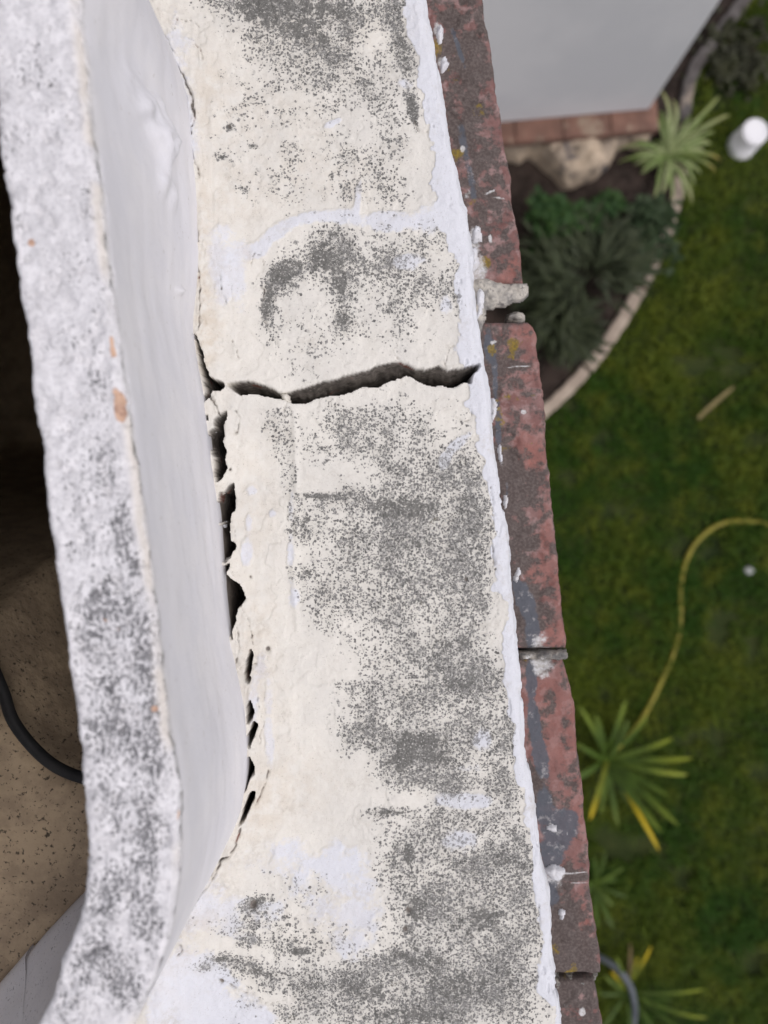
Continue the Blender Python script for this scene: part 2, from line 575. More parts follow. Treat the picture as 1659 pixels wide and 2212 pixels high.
# beyond the picture the shell curls back towards the terrace
base_ext = np.vstack([[(-0.47, -0.52), (-0.36, -0.478), (-0.27, -0.432), (-0.205, -0.378)], base_w, [(-0.19, 0.372), (-0.25, 0.425), (-0.34, 0.47), (-0.45, 0.50)]])
NOSE = [(915, 0), (935, 100), (958, 200), (975, 300), (995, 400), (1012, 500), (1025, 600), (1030, 690), (1040, 760), (1052, 820),
        (1062, 900), (1069, 980), (1080, 1060), (1092, 1150), (1101, 1230), (1110, 1330), (1119, 1430), (1128, 1530), (1138, 1620),
        (1151, 1720), (1163, 1800), (1172, 1870), (1182, 1940), (1190, 2010), (1197, 2100), (1207, 2212)]
NR = 0.008                                    # nosing radius
nose_w = PA(NOSE, -NR)[::-1]
SL = (nose_w[-1, 0] - nose_w[0, 0]) / (nose_w[-1, 1] - nose_w[0, 1])   # the wall runs at this slope
WALL_ANG = math.atan(-SL)                     # rotation of the house against +Y


def interp_ext(y, pts, slope):
    x = np.interp(y, pts[:, 1], pts[:, 0])
    x = np.where(y > pts[-1, 1], pts[-1, 0] + (y - pts[-1, 1]) * slope, x)
    x = np.where(y < pts[0, 1], pts[0, 0] + (y - pts[0, 1]) * slope, x)
    return x


# ------------------------------------------------------------------ ledge
def c4(p):
    return [(387.1 + x * 0.4667, 663.6 + y * 0.4667) for x, y in p]


def c6(p):
    return [(414.75 + x * 0.22507, 829.5 + y * 0.22507) for x, y in p]


CR_UP = c4([(232, 364), (275, 352), (320, 345), (360, 355), (400, 367), (430, 380), (465, 402), (500, 395), (560, 380), (640, 352), (700, 340),
            (765, 318), (820, 305), (880, 290), (920, 270), (970, 258), (1010, 252), (1050, 262), (1090, 285), (1140, 290), (1200, 272),
            (1250, 292), (1300, 285), (1360, 270), (1395, 260)])
CR_LO = c4([(232, 364), (265, 390), (290, 405), (340, 395), (400, 405), (430, 412), (470, 420), (500, 425), (540, 442), (580, 440), (640, 418),
            (690, 405), (740, 400), (790, 385), (850, 362), (890, 366), (920, 365), (950, 345), (1000, 330), (1045, 312), (1080, 320),
            (1110, 340), (1170, 360), (1220, 358), (1265, 365), (1310, 345), (1350, 345), (1355, 310), (1378, 288), (1395, 260)])
CRACK = CR_UP + CR_LO[::-1][1:-1]
HOLES = [
    c4([(80, 110), (95, 150), (110, 200), (125, 250), (142, 300), (152, 330), (175, 345), (210, 358), (218, 372), (190, 395), (165, 390),
        (150, 420), (122, 446), (138, 400), (130, 350), (114, 290), (101, 220), (90, 160)]),
    c6([(345, 262), (350, 340), (320, 400), (320, 480), (322, 600), (348, 650), (335, 730), (345, 800), (320, 860), (300, 920), (265, 935),
        (250, 975), (255, 930), (240, 880), (240, 800), (236, 700), (212, 660), (198, 600), (186, 520), (193, 460), (245, 440), (245, 350),
        (290, 310), (330, 290)]),
    c6([(168, 315), (180, 350), (168, 388), (158, 340)]),
    c6([(412, 950), (425, 1100), (428, 1180), (390, 1240), (380, 1330), (370, 1400), (345, 1380), (320, 1350), (320, 1320), (275, 1320),
        (264, 1270), (271, 1200), (276, 1120), (281, 1080), (275, 1035), (300, 1050), (330, 1055), (370, 1000)]),
    c6([(320, 1345), (375, 1390), (385, 1500), (438, 1550), (400, 1590), (390, 1660), (360, 1670), (335, 1700), (296, 1690), (286, 1650),
        (291, 1550), (281, 1480), (274, 1380)]),
    c6([(300, 1738), (345, 1740), (388, 1708), (375, 1750), (345, 1770), (350, 1830), (320, 1840), (308, 1800)]),
    [(484, 1240), (500, 1247), (520, 1264), (533, 1290), (518, 1310), (512, 1337), (505, 1354), (507, 1378), (500, 1364), (495, 1337),
     (490, 1287), (485, 1257)],
    [(545, 1398), (550, 1410), (546, 1438), (541, 1470), (532, 1462), (538, 1430)],
    [(546, 1505), (554, 1530), (549, 1545), (538, 1555), (540, 1520)],
    [(554, 1548), (562, 1560), (549, 1590), (543, 1615), (540, 1588)],
    [(543, 1622), (555, 1650), (556, 1665), (546, 1670), (536, 1692), (529, 1702), (539, 1650)],
    [(556, 1698), (549, 1725), (536, 1757), (523, 1776), (533, 1740), (543, 1708)],
]
HAIR = [([(312, 0), (326, 18), (333, 40), (345, 60), (362, 92), (385, 130)], 1.0), ([(386, 150), (402, 176), (416, 212), (425, 240), (428, 268)], 2.2),
        ([(428, 268), (421, 290), (424, 305)], 1.4), ([(420, 330), (433, 372), (436, 398)], 1.5), ([(410, 432), (418, 462), (428, 500), (438, 535)], 1.6),
        ([(420, 545), (432, 575), (436, 610)], 1.2), ([(436, 610), (440, 660), (434, 720)], 1.2),
        ([(383, 78), (392, 48), (420, 52), (432, 64)], 0.8), ([(400, 90), (420, 96), (438, 118), (440, 138)], 0.8),
        ([(528, 1775), (512, 1822), (500, 1838), (482, 1850), (472, 1880)], 1.8), ([(472, 1880), (440, 1925), (415, 1960)], 1.0),
        ([(585, 1660), (575, 1690), (562, 1712), (556, 1730)], 1.2), 
        ([(520, 1440), (535, 1428), (560, 1432)], 1.0),  
        ([(500, 735), (512, 760), (518, 778)], 1.4), ([(483, 610), (490, 660)], 0.8), ([(390, 2020), (400, 2040), (392, 2052)], 1.6), ([(620, 868), (612, 884), (618, 900)], 0.8), ([(860, 776), (852, 760), (858, 742)], 0.6), ([(720, 862), (728, 880)], 0.7), ([(945, 800), (952, 782)], 0.8), ([(462, 860), (476, 880), (480, 902)], 1.3), ([(500, 1080), (510, 1150), (506, 1190)], 0.8), ([(525, 1300), (545, 1345), (548, 1390)], 1.0), ([(560, 1500), (572, 1560), (566, 1600)], 0.9),
        ([(545, 575), (550, 548), (566, 552), (575, 575)], 1.0), ([(560, 620), (572, 630), (570, 650)], 1.0), ([(570, 690), (576, 706), (585, 712)], 1.0),
        ([(470, 2110), (500, 2130), (540, 2150), (580, 2172), (620, 2160)], 1.2), ([(445, 1290), (470, 1400), (500, 1500)], 0.0),
        ([(980, 745), (968, 765), (962, 788)], 1.0), ([(1022, 882), (1018, 905), (1000, 912), (986, 900)], 0.9),
        ([(1060, 1050), (1066, 1100), (1062, 1170), (1068, 1220)], 1.1), ([(895, 260), (905, 285), (925, 285)], 1.0),
         ([(500, 1170), (512, 1290)], 0.8),
        ([(515, 1350), (520, 1400), (512, 1440)], 1.0), ([(508, 885), (520, 905), (514, 940)], 1.2)]

LICH = [
    (600, 12, 140, 40, .92), (720, 20, 120, 40, .85), (690, 75, 90, 35, .75), (590, 70, 80, 45, .7), (650, 120, 90, 40, .62), (860, 40, 32, 75, .8, -12),
    (878, 130, 20, 60, .85, -14), (893, 235, 17, 42, .98, -8), (640, 175, 80, 22, .62), (740, 150, 120, 50, .42), (790, 210, 70, 60, .32),
    (838, 290, 30, 50, .5), (800, 340, 90, 60, .33), (720, 330, 80, 70, .22), (500, 280, 9, 10, .95, 40), (483, 347, 12, 8, .85), (546, 316, 9, 6, .9),
    (528, 413, 12, 7, .85, 30), (545, 210, 60, 60, .22), (600, 300, 110, 90, .18), (820, 420, 70, 40, .42), (640, 400, 90, 50, .2),
    (612, 598, 42, 38, .92, -30), (582, 655, 16, 55, .85, 10), (700, 560, 55, 60, .8), (735, 610, 26, 75, .85), (742, 692, 20, 24, .92), (720, 505, 34, 20, .7),
    (790, 560, 90, 70, .48), (880, 560, 70, 55, .58), (950, 620, 50, 60, .5), (995, 640, 14, 60, .85, -6), (850, 640, 100, 60, .4), (930, 505, 55, 35, .45),
    (650, 700, 90, 50, .28), (840, 720, 100, 50, .25), (660, 770, 60, 40, .2),
    (690, 925, 90, 60, .34), (740, 905, 40, 30, .42), (800, 930, 60, 60, .4), (880, 910, 90, 60, .35), (930, 980, 90, 70, .42), (1000, 1010, 40, 60, .72),
    (720, 965, 90, 14, .34), (620, 900, 30, 40, .25), (608, 950, 14, 70, .3), (625, 1020, 16, 60, .35), (840, 1010, 80, 50, .42), (640, 1110, 16, 60, .42),
    (690, 1072, 60, 11, .85), (840, 1085, 110, 32, .82), (960, 1060, 90, 50, .75), (880, 1150, 150, 70, .68), (1010, 1130, 50, 90, .72),
    (660, 1140, 34, 40, .5), (660, 1240, 28, 70, .5), (780, 1180, 90, 60, .55), (900, 1260, 160, 70, .56), (1010, 1260, 60, 80, .62),
    (780, 1290, 90, 60, .42), (700, 1310, 50, 60, .34), (850, 1370, 110, 60, .55), (980, 1390, 90, 70, .72), (850, 1310, 60, 40, .5), (900, 1440, 90, 50, .55),
    (1000, 1480, 110, 60, .78), (880, 1530, 110, 50, .74), (800, 1510, 50, 50, .5), (905, 1600, 95, 45, .96), (870, 1645, 55, 50, .97), (960, 1650, 80, 50, .85),
    (1040, 1590, 90, 60, .72), (780, 1590, 50, 35, .5), (1090, 1660, 36, 90, .72), (1000, 1700, 110, 50, .75), (900, 1700, 40, 30, .7),
    (1020, 1800, 120, 70, .74), (940, 1770, 50, 60, .55), (840, 1755, 60, 12, .75), (880, 1840, 50, 60, .65), (1085, 1850, 70, 70, .82),
    (1000, 1900, 120, 70, .8), (910, 1960, 46, 60, .86), (1060, 1990, 120, 80, .85), (960, 2040, 90, 60, .88), (870, 2110, 90, 60, .85),
    (980, 2130, 160, 80, .88), (1110, 2120, 70, 100, .75), (760, 2140, 110, 50, .85), (840, 2200, 220, 50, .9), (650, 2130, 80, 30, .72), (560, 2105, 90, 26, .7, 12),
    (490, 2070, 50, 16, .62, 10), (640, 2050, 60, 22, .55), (545, 2035, 40, 16, .62, -10), (552, 1953, 30, 17, .98, -15), (580, 1990, 60, 30, .42),
    (620, 1930, 90, 50, .2), (700, 2010, 70, 50, .28), (500, 1990, 60, 30, .35), (440, 2085, 30, 12, .6), (878, 2000, 14, 18, .95), (1006, 1252, 5, 7, 1.6),
    (660, 2190, 60, 20, .4), (620, 2190, 50, 12, .6, 20), (905, 1722, 34, 22, -.7), (1045, 1598, 24, 28, -.6), (1010, 1730, 50, 22, -.5), (1000, 1812, 46, 28, -.5),
]
WHITE = [
    (498, 600, 44, 78, .95), (470, 520, 40, 30, .6), (600, 505, 40, 16, .9, -30), (660, 474, 50, 15, .95, -12), (735, 470, 40, 20, .95), (774, 430, 9, 50, .9, 8),
    (560, 545, 30, 14, .8, -30), (850, 480, 80, 22, .8), (940, 465, 50, 40, .75), (880, 565, 40, 18, .7), (720, 268, 24, 8, .95, -30), (880, 180, 20, 14, .6),
    (560, 2000, 60, 80, .3), (640, 1850, 140, 50, .45), (720, 1930, 110, 90, .5), (760, 2020, 60, 60, .5), (450, 1960, 100, 60, .6), (400, 2100, 90, 60, .85),
    (440, 2180, 110, 60, 1.0), (540, 2200, 60, 24, .9), (1045, 1598, 24, 26, .9), (1000, 1730, 60, 20, .8), (1000, 1812, 50, 28, .8), (1010, 1660, 40, 14, .6),
    (990, 958, 12, 44, .95, 50), (960, 1000, 12, 24, .8, 30), (1000, 740, 14, 30, .8, 30), (965, 660, 16, 24, .6), (540, 1130, 8, 20, .7), (535, 1190, 12, 30, .9),
    (545, 1060, 12, 14, .7), (590, 1110, 10, 10, .8), (553, 1520, 12, 60, .6), (585, 1560, 12, 120, .5), (565, 1430, 14, 30, .6), (1040, 700, 20, 60, .6),
    (380, 60, 40, 60, .4), (400, 200, 40, 120, .5), (410, 340, 30, 80, .5), (440, 1900, 60, 40, .4), (630, 1200, 10, 160, .5), (640, 1290, 10, 30, .6),
]
TAN = [(445, 600, 14, 160, .6), (450, 750, 22, 60, .5), (470, 700, 16, 60, .4), (560, 1100, 40, 130, .2), (700, 380, 140, 60, .3), (560, 1350, 40, 60, .3),
       (640, 1700, 90, 70, .35), (560, 1760, 40, 60, .35), (700, 60, 200, 90, .25), (600, 250, 130, 80, .22), (520, 440, 80, 50, .2), (570, 1480, 30, 60, .3),
       (450, 1990, 40, 20, .4), (400, 2045, 30, 12, .4), (720, 1990, 90, 60, .2), (530, 560, 30, 20, .4), (460, 200, 30, 80, .3)]

CRUST = [(600, 10, 90, 22, .8), (720, 24, 60, 22, .75), (640, 62, 60, 30, .8), (560, 30, 40, 30, .7), (700, 90, 40, 24, .6), (870, 110, 14, 50, .7, -12), (893, 238, 13, 34, .9, -8),
         (608, 596, 30, 24, .95, -30), (636, 572, 30, 18, .7), (578, 660, 10, 40, .8, 10), (700, 556, 26, 34, .95), (735, 600, 18, 50, .9), (742, 690, 16, 16, .95), (720, 505, 16, 10, .6),
         (498, 279, 6, 7, 1), (483, 347, 6, 5, .8), (546, 316, 5, 4, 1), (690, 1071, 40, 7, .8), (845, 1094, 60, 26, .7), (900, 1100, 60, 22, .7), (665, 1120, 12, 10, .7), (652, 1150, 5, 24, .7),
         (880, 1170, 60, 30, .5), (1010, 1100, 30, 50, .5), (668, 1235, 14, 8, .7), (905, 1600, 60, 26, .95), (870, 1640, 30, 36, .95), (950, 1640, 40, 24, .7), (980, 1390, 60, 30, .6),
         (1000, 1480, 60, 30, .6), (1040, 1590, 40, 30, .5), (840, 1755, 44, 5, .8), (885, 1845, 14, 24, .95), (900, 1960, 24, 36, .85), (1040, 1990, 70, 40, .7), (900, 2070, 70, 30, .7),
         (980, 2130, 90, 40, .7), (780, 2140, 70, 26, .7), (552, 1953, 22, 14, 1.0, -15), (650, 2056, 30, 8, .8), (480, 2072, 20, 7, .8), (560, 2104, 40, 10, .7, 12), (545, 2035, 20, 7, .7),
         (1085, 1860, 30, 30, .6), (1000, 1790, 40, 40, .5), (880, 2195, 120, 24, .7), (1110, 2130, 30, 60, .5), (670, 2130, 30, 12, .7), (990, 640, 9, 34, .6, -6), (910, 560, 30, 20, .4)]
RES = 0.00064
yd = np.arange(-0.336, 0.336, RES)
yc = 0.336 + np.cumsum(np.geomspace(0.001, 0.05, 40))
ys = np.concatenate([-yc[::-1], yd, yc])
xl = np.interp(ys, base_ext[:, 1], base_ext[:, 0]) - 0.032
xl = np.where((ys > 0.5) | (ys < -0.52), -0.48, xl)
xn = interp_ext(ys, nose_w, SL)
# the nosing is not straight: hand-trowelled waviness
xn = xn + 0.0009 * fbm(ys * 1.0, ys * 0 + 3.3, 0.035, 3, 41)
NT_, NA_, NF_ = 400, 22, 26
st = np.linspace(0, 1, NT_)
X = xl[:, None] + (xn - NR - xl)[:, None] * st[None, :]
Z = np.zeros_like(X)
ang = np.linspace(0, math.pi / 2, NA_ + 1)[1:]
XA = (xn - NR)[:, None] + NR * np.sin(ang)[None, :]
ZA = np.repeat((NR * np.cos(ang) - NR)[None, :], len(ys), 0)
zf = np.linspace(-NR, -0.068, NF_ + 1)[1:]
XF = np.repeat(xn[:, None], NF_, 1) - 0.0
ZF = np.repeat(zf[None, :], len(ys), 0)
XX = np.concatenate([X, XA, XF], 1)
ZZ = np.concatenate([Z, ZA, ZF], 1)
YY = np.repeat(ys[:, None], XX.shape[1], 1)
nzv = np.concatenate([np.ones(NT_), np.cos(ang), np.zeros(NF_)])[None, :]
nxv = np.concatenate([np.zeros(NT_), np.sin(ang), np.ones(NF_)])[None, :]
ARC = XX + (-ZZ) * 0.8                                   # unrolled coordinate for the noise
U = XX / CAM_Z * F + 830
V = 1106 - YY / CAM_Z * F
lich = blobs(U, V, LICH)
white = blobs(U, V, WHITE)
tan = blobs(U, V, TAN)
crust = blobs(U, V, CRUST)
# band of fresh white paint along the nosing, ragged inner border
dn = (xn[:, None] - XX)
ragged = 0.0085 + 0.008 * fbm(XX, YY, 0.03, 5, 61, 0.65) + 0.008 * fbm(XX, YY, 0.11, 2, 66) + 0.003 * sst(-0.1, 0.3, YY)
nb = 1 - sst(ragged - 0.0018, ragged + 0.0018, dn)
white = np.maximum(white, nb * 1.0)
lich = lich * (1 - 0.93 * nb)
lich = np.where(dn < 0.004, lich * 0.1, lich)
# outside the photograph the same weathering goes on
outm = sst(0.33, 0.40, np.abs(YY))
lich = lich * (1 - outm) + outm * np.clip(0.55 + 0.6 * fbm(XX, YY, 0.12, 4, 70), 0, 0.9) * (1 - nb)
edge = fbm(XX, YY, 0.012, 4, 75)
lich = np.clip(lich + 0.22 * edge * (lich > 0.04), 0, 1.2)
white = np.clip(white + 0.25 * fbm(XX, YY, 0.014, 4, 79, 0.6) * sst(0.05, 0.35, white), 0, 1)

H = 0.0011 * fbm(ARC, YY, 0.05, 3, 1) + 0.00045 * fbm(ARC, YY, 0.013, 3, 5) + 0.00022 * fbm(ARC, YY, 0.0035, 3, 9)
H += 0.0006 * sst(0.30, 0.5, white + 0.18 * fbm(XX, YY, 0.006, 3, 77)) * (white > 0.1)       # paint has thickness
pl = fbm(XX, YY, 0.045, 5, 83, 0.6)
H += 0.00045 * sst(0.10, 0.14, pl) - 0.0004 * sst(0.55, 0.60, pl)          # old layers broken off in scales
H += 0.0005 * sst(0.3, 0.8, crust + 0.3 * fbm(XX, YY, 0.004, 3, 87)) * (0.6 + 0.8 * fbm(XX, YY, 0.0022, 2, 89))
H -= 0.0004 * sst(0.4, 0.9, lich) * (0.5 + 0.5 * fbm(XX, YY, 0.002, 2, 88))
H += 0.0016 * nxv * fbm(ARC * 1.2, YY * 0.35, 0.009, 4, 90, 0.6) - 0.0012 * nb * sst(0.62, 0.72, fbm(ARC, YY * 0.6, 0.012, 4, 92, 0.6))                      # brushed ridges of the nosing
# fillet of mortar against the shell, rough and streaked
xb = np.interp(YY[:, 0], base_ext[:, 1], base_ext[:, 0])[:, None]
db = XX - xb
fil = 1 - sst(0.0, 0.052, db + 0.006 * fbm(XX, YY, 0.03, 3, 93))
H += 0.007 * np.clip(fil, 0, 1) ** 2 + 0.0010 * fil * fbm(XX * 3.0, YY * 0.8, 0.02, 4, 95)
H += 0.0012 * np.exp(-((U - 640 - 8 * fbm(YY, YY * 0, 0.05, 2, 97)) / 7.0) ** 2) * sst(860, 900, V) * (1 - sst(1320, 1400, V))
tan = np.clip(tan + 0.25 * fil * (db > 0) * (1 - outm), 0, 1)

ins_m = np.zeros_like(XX)
top_mask = (nzv > 0.2) * np.ones_like(XX) > 0
# hairline cracks
for pts, wd in HAIR:
    if wd <= 0:
        continue
    a = np.array(pts, float)
    m = (U > a[:, 0].min() - 8) & (U < a[:, 0].max() + 8) & (V > a[:, 1].min() - 8) & (V < a[:, 1].max() + 8)
    if not m.any():
        continue
    uj = U[m] + 4.5 * fbm(XX[m], YY[m], 0.006, 4, 101, 0.65)
    vj = V[m] + 3.5 * fbm(XX[m] + 3, YY[m], 0.006, 3, 104)
    d = seg_dist(uj, vj, a)
    wv = wd * (0.55 + 0.75 * np.clip(fbm(XX[m], YY[m], 0.005, 3, 107) + 0.35, 0, 1.2))
    g = 1 - sst(wv * 0.4, wv * 1.1, d)
    H[m] -= 0.0022 * g
    ins_m[m] = np.maximum(ins_m[m], g * min(1, 0.55 + 0.2 * wd))
    lip = np.exp(-((d - wd * 2.4) / 2.0) ** 2)
    H[m] += 0.0005 * lip
# the main crack
a = np.array(CRACK)
m = (U > a[:, 0].min() - 20) & (U < a[:, 0].max() + 20) & (V > a[:, 1].min() - 20) & (V < a[:, 1].max() + 20)
uj = U[m] + 1.8 * fbm(XX[m], YY[m], 0.005, 4, 111, 0.65)
vj = V[m] + 1.8 * fbm(XX[m] + 3, YY[m], 0.005, 4, 115, 0.65)
ic = inside(uj, vj, CRACK)
du = seg_dist(uj, vj, CR_UP)
dl = seg_dist(uj, vj, CR_LO)
w = du / (du + dl + 1e-6)
prof = 0.003 + 0.036 * np.clip(w / 0.72, 0, 1) + 0.020 * sst(0.5, 0.8, w)
prof = prof * (1 + 0.35 * fbm(XX[m], YY[m], 0.009, 4, 119, 0.6)) + 0.006 * fbm(XX[m], YY[m], 0.005, 4, 118, 0.65) * sst(0.05, 0.2, w) * sst(0, 4.0, np.minimum(du, dl) + 2)
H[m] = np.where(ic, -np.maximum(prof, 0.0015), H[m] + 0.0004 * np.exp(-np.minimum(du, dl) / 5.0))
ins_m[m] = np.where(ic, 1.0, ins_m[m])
lich[m] = np.where(ic, 0, lich[m])
# torn openings along the foot of the shell
hole_m = ins_m * 0
for hp in HOLES:
    a = np.array(hp)
    m = (U > a[:, 0].min() - 14) & (U < a[:, 0].max() + 14) & (V > a[:, 1].min() - 14) & (V < a[:, 1].max() + 14)
    uj = U[m] + 2.6 * fbm(XX[m], YY[m], 0.005, 4, 121, 0.65)
    vj = V[m] + 2.6 * fbm(XX[m] + 3, YY[m], 0.005, 4, 125, 0.65)
    d = seg_dist(uj, vj, hp, True)
    ic = inside(uj, vj, hp) & (d > 0.7)
    # everything left of the opening, under the shell, is hollow too
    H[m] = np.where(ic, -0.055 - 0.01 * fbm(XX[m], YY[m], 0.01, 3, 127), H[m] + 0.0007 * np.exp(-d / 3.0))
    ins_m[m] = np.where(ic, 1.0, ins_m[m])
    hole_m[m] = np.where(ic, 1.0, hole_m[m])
# small pits
for (u, v, r_) in [(1006, 1252, 4), (497, 276, 4), (548, 1955, 10), (580, 1400, 5), (505, 1174, 4), (532, 1290, 4), (480, 2120, 5), (877, 2007, 6),
                   (882, 1968, 6), (500, 1015, 3), (545, 1245, 3)]:
    d = np.hypot(U - u + 2 * fbm(XX, YY, 0.004, 2, 130), (V - v) * 0.8)
    H -= 0.0016 * (1 - sst(r_ * 0.6, r_ * 1.2, d))
    ins_m = np.maximum(ins_m, 0.8 * (1 - sst(r_ * 0.5, r_ * 1.1, d)))
def blur2(a):
    b = a.copy()
    b[1:-1] = (a[:-2] + 2 * a[1:-1] + a[2:]) / 4
    c = b.copy()
    c[:, 1:-1] = (b[:, :-2] + 2 * b[:, 1:-1] + b[:, 2:]) / 4
    return c


near = ins_m.copy()
for _ in range(5):
    near = blur2(near)
near = sst(0.01, 0.10, near)
# crumbled, stepped lips
H = H - near * (1 - ins_m) * 0.0010 * sst(0.1, 0.3, fbm(XX, YY, 0.006, 4, 133, 0.65))
Hb = blur2(H)
H = H * (1 - near) + Hb * near
ins_m = np.maximum(np.where(near > 0, sst(0.12, 0.55, blur2(ins_m)), ins_m), sst(0.03, 0.22, blur2(blur2(hole_m))))
XX2 = XX + H * nxv * (1 - near)
ZZ2 = ZZ + H * (nzv * (1 - near) + near)
verts = np.stack([XX2.ravel(), YY.ravel(), ZZ2.ravel()], 1)
mask = np.stack([lich.ravel(), white.ravel(), tan.ravel(), ins_m.ravel()], 1)

parapet = empty('parapet_wall', (0.1, 0, -3.4), 'white plastered parapet ledge split by a wide crack, with a red brick course along its outer edge', 'parapet')
PO = np.array([0.1, 0, -3.4])


def child(o, root):
    """parent while keeping the mesh where it is"""
    o.parent = root
    o.matrix_parent_inverse = root.matrix_basis.inverted()
    return o


bpy.context.view_layer.update()
ledge = child(mesh_obj('ledge', verts, grid_faces(XX.shape[0], XX.shape[1]), M['plaster'], attrs={'mask': mask, 'crust': crust.ravel()}), parapet)
ledge['label'] = 'cream and white plaster ledge speckled with grey mould'
# closed cavity under the torn openings
FLK = [(c4([(472, 403), (495, 401), (512, 418), (520, 442), (490, 440), (476, 425)]), -0.004),
       (c6([(196, 238), (250, 240), (320, 250), (330, 285), (290, 310), (245, 345), (240, 400), (235, 462), (200, 460), (180, 380)]), -0.006),
       (c6([(240, 965), (300, 915), (335, 940), (350, 1010), (312, 1070), (296, 1052), (262, 1020)]), -0.004),
       (c6([(255, 1325), (325, 1322), (322, 1382), (258, 1378)]), -0.005),
       (c6([(285, 1725), (335, 1680), (390, 1660), (388, 1690), (345, 1742), (296, 1740)]), -0.004),
       (c6([(345, 1765), (372, 1750), (400, 1800), (445, 1850), (425, 1875), (358, 1832)]), -0.004),
       ([(538, 1468), (556, 1476), (562, 1500), (548, 1508), (536, 1496)], -0.003),
       ([(534, 1600), (552, 1612), (548, 1626), (534, 1624)], -0.004),
       ([(528, 1690), (545, 1688), (556, 1700), (540, 1712), (528, 1706)], -0.004)]


def simple_attr(n, rgba):
    return {'mask': np.repeat(np.array([rgba], float), n, 0)}


for i, (pl_, z) in enumerate(FLK):
    o = child(lump('plaster_flake', PA(pl_, z), z, 0.0035, 0.0005, 0.0022, M['plaster'], None, 0.35, 140 + 3 * i), parapet)
    n = len(o.data.vertices)
    at = o.data.attributes.new('mask', 'FLOAT_COLOR', 'POINT')
    at.data.foreach_set('color', np.tile(np.array([0.0, 0.25 + 0.5 * (i % 2), 0.3, 0.0], dtype=np.float32), n))

# ------------------------------------------------------------------ brick course below the nosing
ZB = -0.060
BR = {
    'a': [(1045, 0), (1053, 60), (1062, 100), (1072, 160), (1075, 215), (1086, 270), (1095, 330), (1104, 385), (1108, 430), (1120, 500), (1128, 560), (1134, 613)],
    'b': [(1140, 694), (1150, 706), (1158, 722), (1162, 760), (1171, 800), (1175, 850), (1179, 900), (1184, 970), (1190, 1040), (1198, 1110), (1207, 1200),
          (1214, 1290), (1220, 1340), (1225, 1402)],
    'c': [(1219, 1424), (1228, 1452), (1240, 1490), (1245, 1550), (1249, 1600), (1258, 1680), (1266, 1740), (1270, 1800), (1277, 1900), (1279, 1950), (1290, 2020),
          (1297, 2060), (1298, 2104)],
    'd': [(1288, 2120), (1298, 2160), (1307, 2212)],
}
BMASK_SOOT = [(990, 60, 50, 90, .5), (1000, 230, 40, 120, .6), (1040, 130, 30, 60, .35), (1040, 300, 40, 60, .4), (1060, 440, 40, 80, .5), (1020, 520, 20, 60, .5),
              (1080, 560, 40, 40, .3), (1060, 760, 30, 60, .55), (1110, 800, 60, 60, .3), (1090, 1000, 50, 60, .65), (1120, 1040, 60, 40, .6), (1100, 1200, 40, 130, .5),
              (1150, 1180, 50, 40, .35), (1140, 1330, 50, 80, .55), (1160, 1290, 30, 60, .4), (1180, 1560, 40, 30, .35), (1190, 1720, 50, 30, .35), (1150, 1700, 30, 60, .5),
              (1230, 1650, 30, 40, .2), (1220, 1870, 40, 60, .3), (1220, 1990, 60, 70, .75), (1250, 2060, 50, 50, .65), (1200, 2080, 60, 60, .7), (1240, 2160, 70, 60, .7),
              (1190, 1440, 60, 30, .4), (1150, 2000, 30, 80, .6)]
BMASK_WHITE = [(943, 60, 12, 26, .8), (952, 140, 12, 26, .8), (975, 430, 8, 30, .35), (1000, 320, 8, 10, .8), (1062, 285, 5, 12, .7, -20), (1060, 415, 22, 4, .8, -22),
               (1065, 385, 22, 16, .35), (1080, 428, 24, 3, .8, 6), (1060, 515, 5, 12, .85), (1008, 420, 14, 20, .7), (1025, 515, 16, 30, .9), (1030, 600, 20, 60, .9),
               (1045, 570, 12, 20, .6), (1062, 740, 5, 6, .8), (1070, 738, 5, 5, .8), (1120, 792, 40, 2.2, .95, -3), (1132, 890, 7, 6, .95), (1060, 890, 8, 26, .9),
               (1070, 960, 7, 30, .6), (1084, 1000, 8, 30, .5), (1112, 1005, 5, 8, .4), (1090, 1130, 6, 30, .4), (1125, 1240, 8, 22, .7, -38), (1170, 1425, 36, 56, .8),
               (1140, 1540, 10, 40, .4), (1145, 1690, 12, 14, .6), (1190, 1785, 16, 14, .6), (1226, 1800, 4, 8, .85), (1200, 1890, 26, 16, .95), (1203, 1915, 18, 14, .6),
               (1250, 1886, 26, 3, .95, -6), (1256, 1908, 26, 2.6, .9), (1212, 1975, 8, 8, .7), (1195, 2130, 30, 26, .6), (1215, 2180, 34, 14, .5), (1262, 2195, 9, 12, .95), (1163, 1375, 20, 16, .4)]
BMASK_YEL = [(945, 110, 16, 60, .5), (980, 160, 14, 60, .35), (985, 330, 26, 24, .5), (1035, 240, 16, 34, .4), (1020, 440, 20, 16, .4), (1048, 565, 14, 14, .85), (1040, 400, 12, 16, .35),
             (1110, 745, 14, 16, .75), (1095, 770, 20, 12, .5), (1062, 760, 10, 22, .65), (1140, 735, 14, 8, .3), (1100, 860, 30, 12, .4), (1080, 900, 16, 40, .4), (1095, 970, 20, 16, .4),
             (1152, 850, 10, 16, .35), (1150, 960, 10, 10, .3), (1135, 1420, 10, 30, .5), (1232, 2110, 16, 16, .95), (1200, 2045, 16, 20, .45), (1240, 2085, 10, 10, .4), (1180, 1470, 20, 10, .3)]
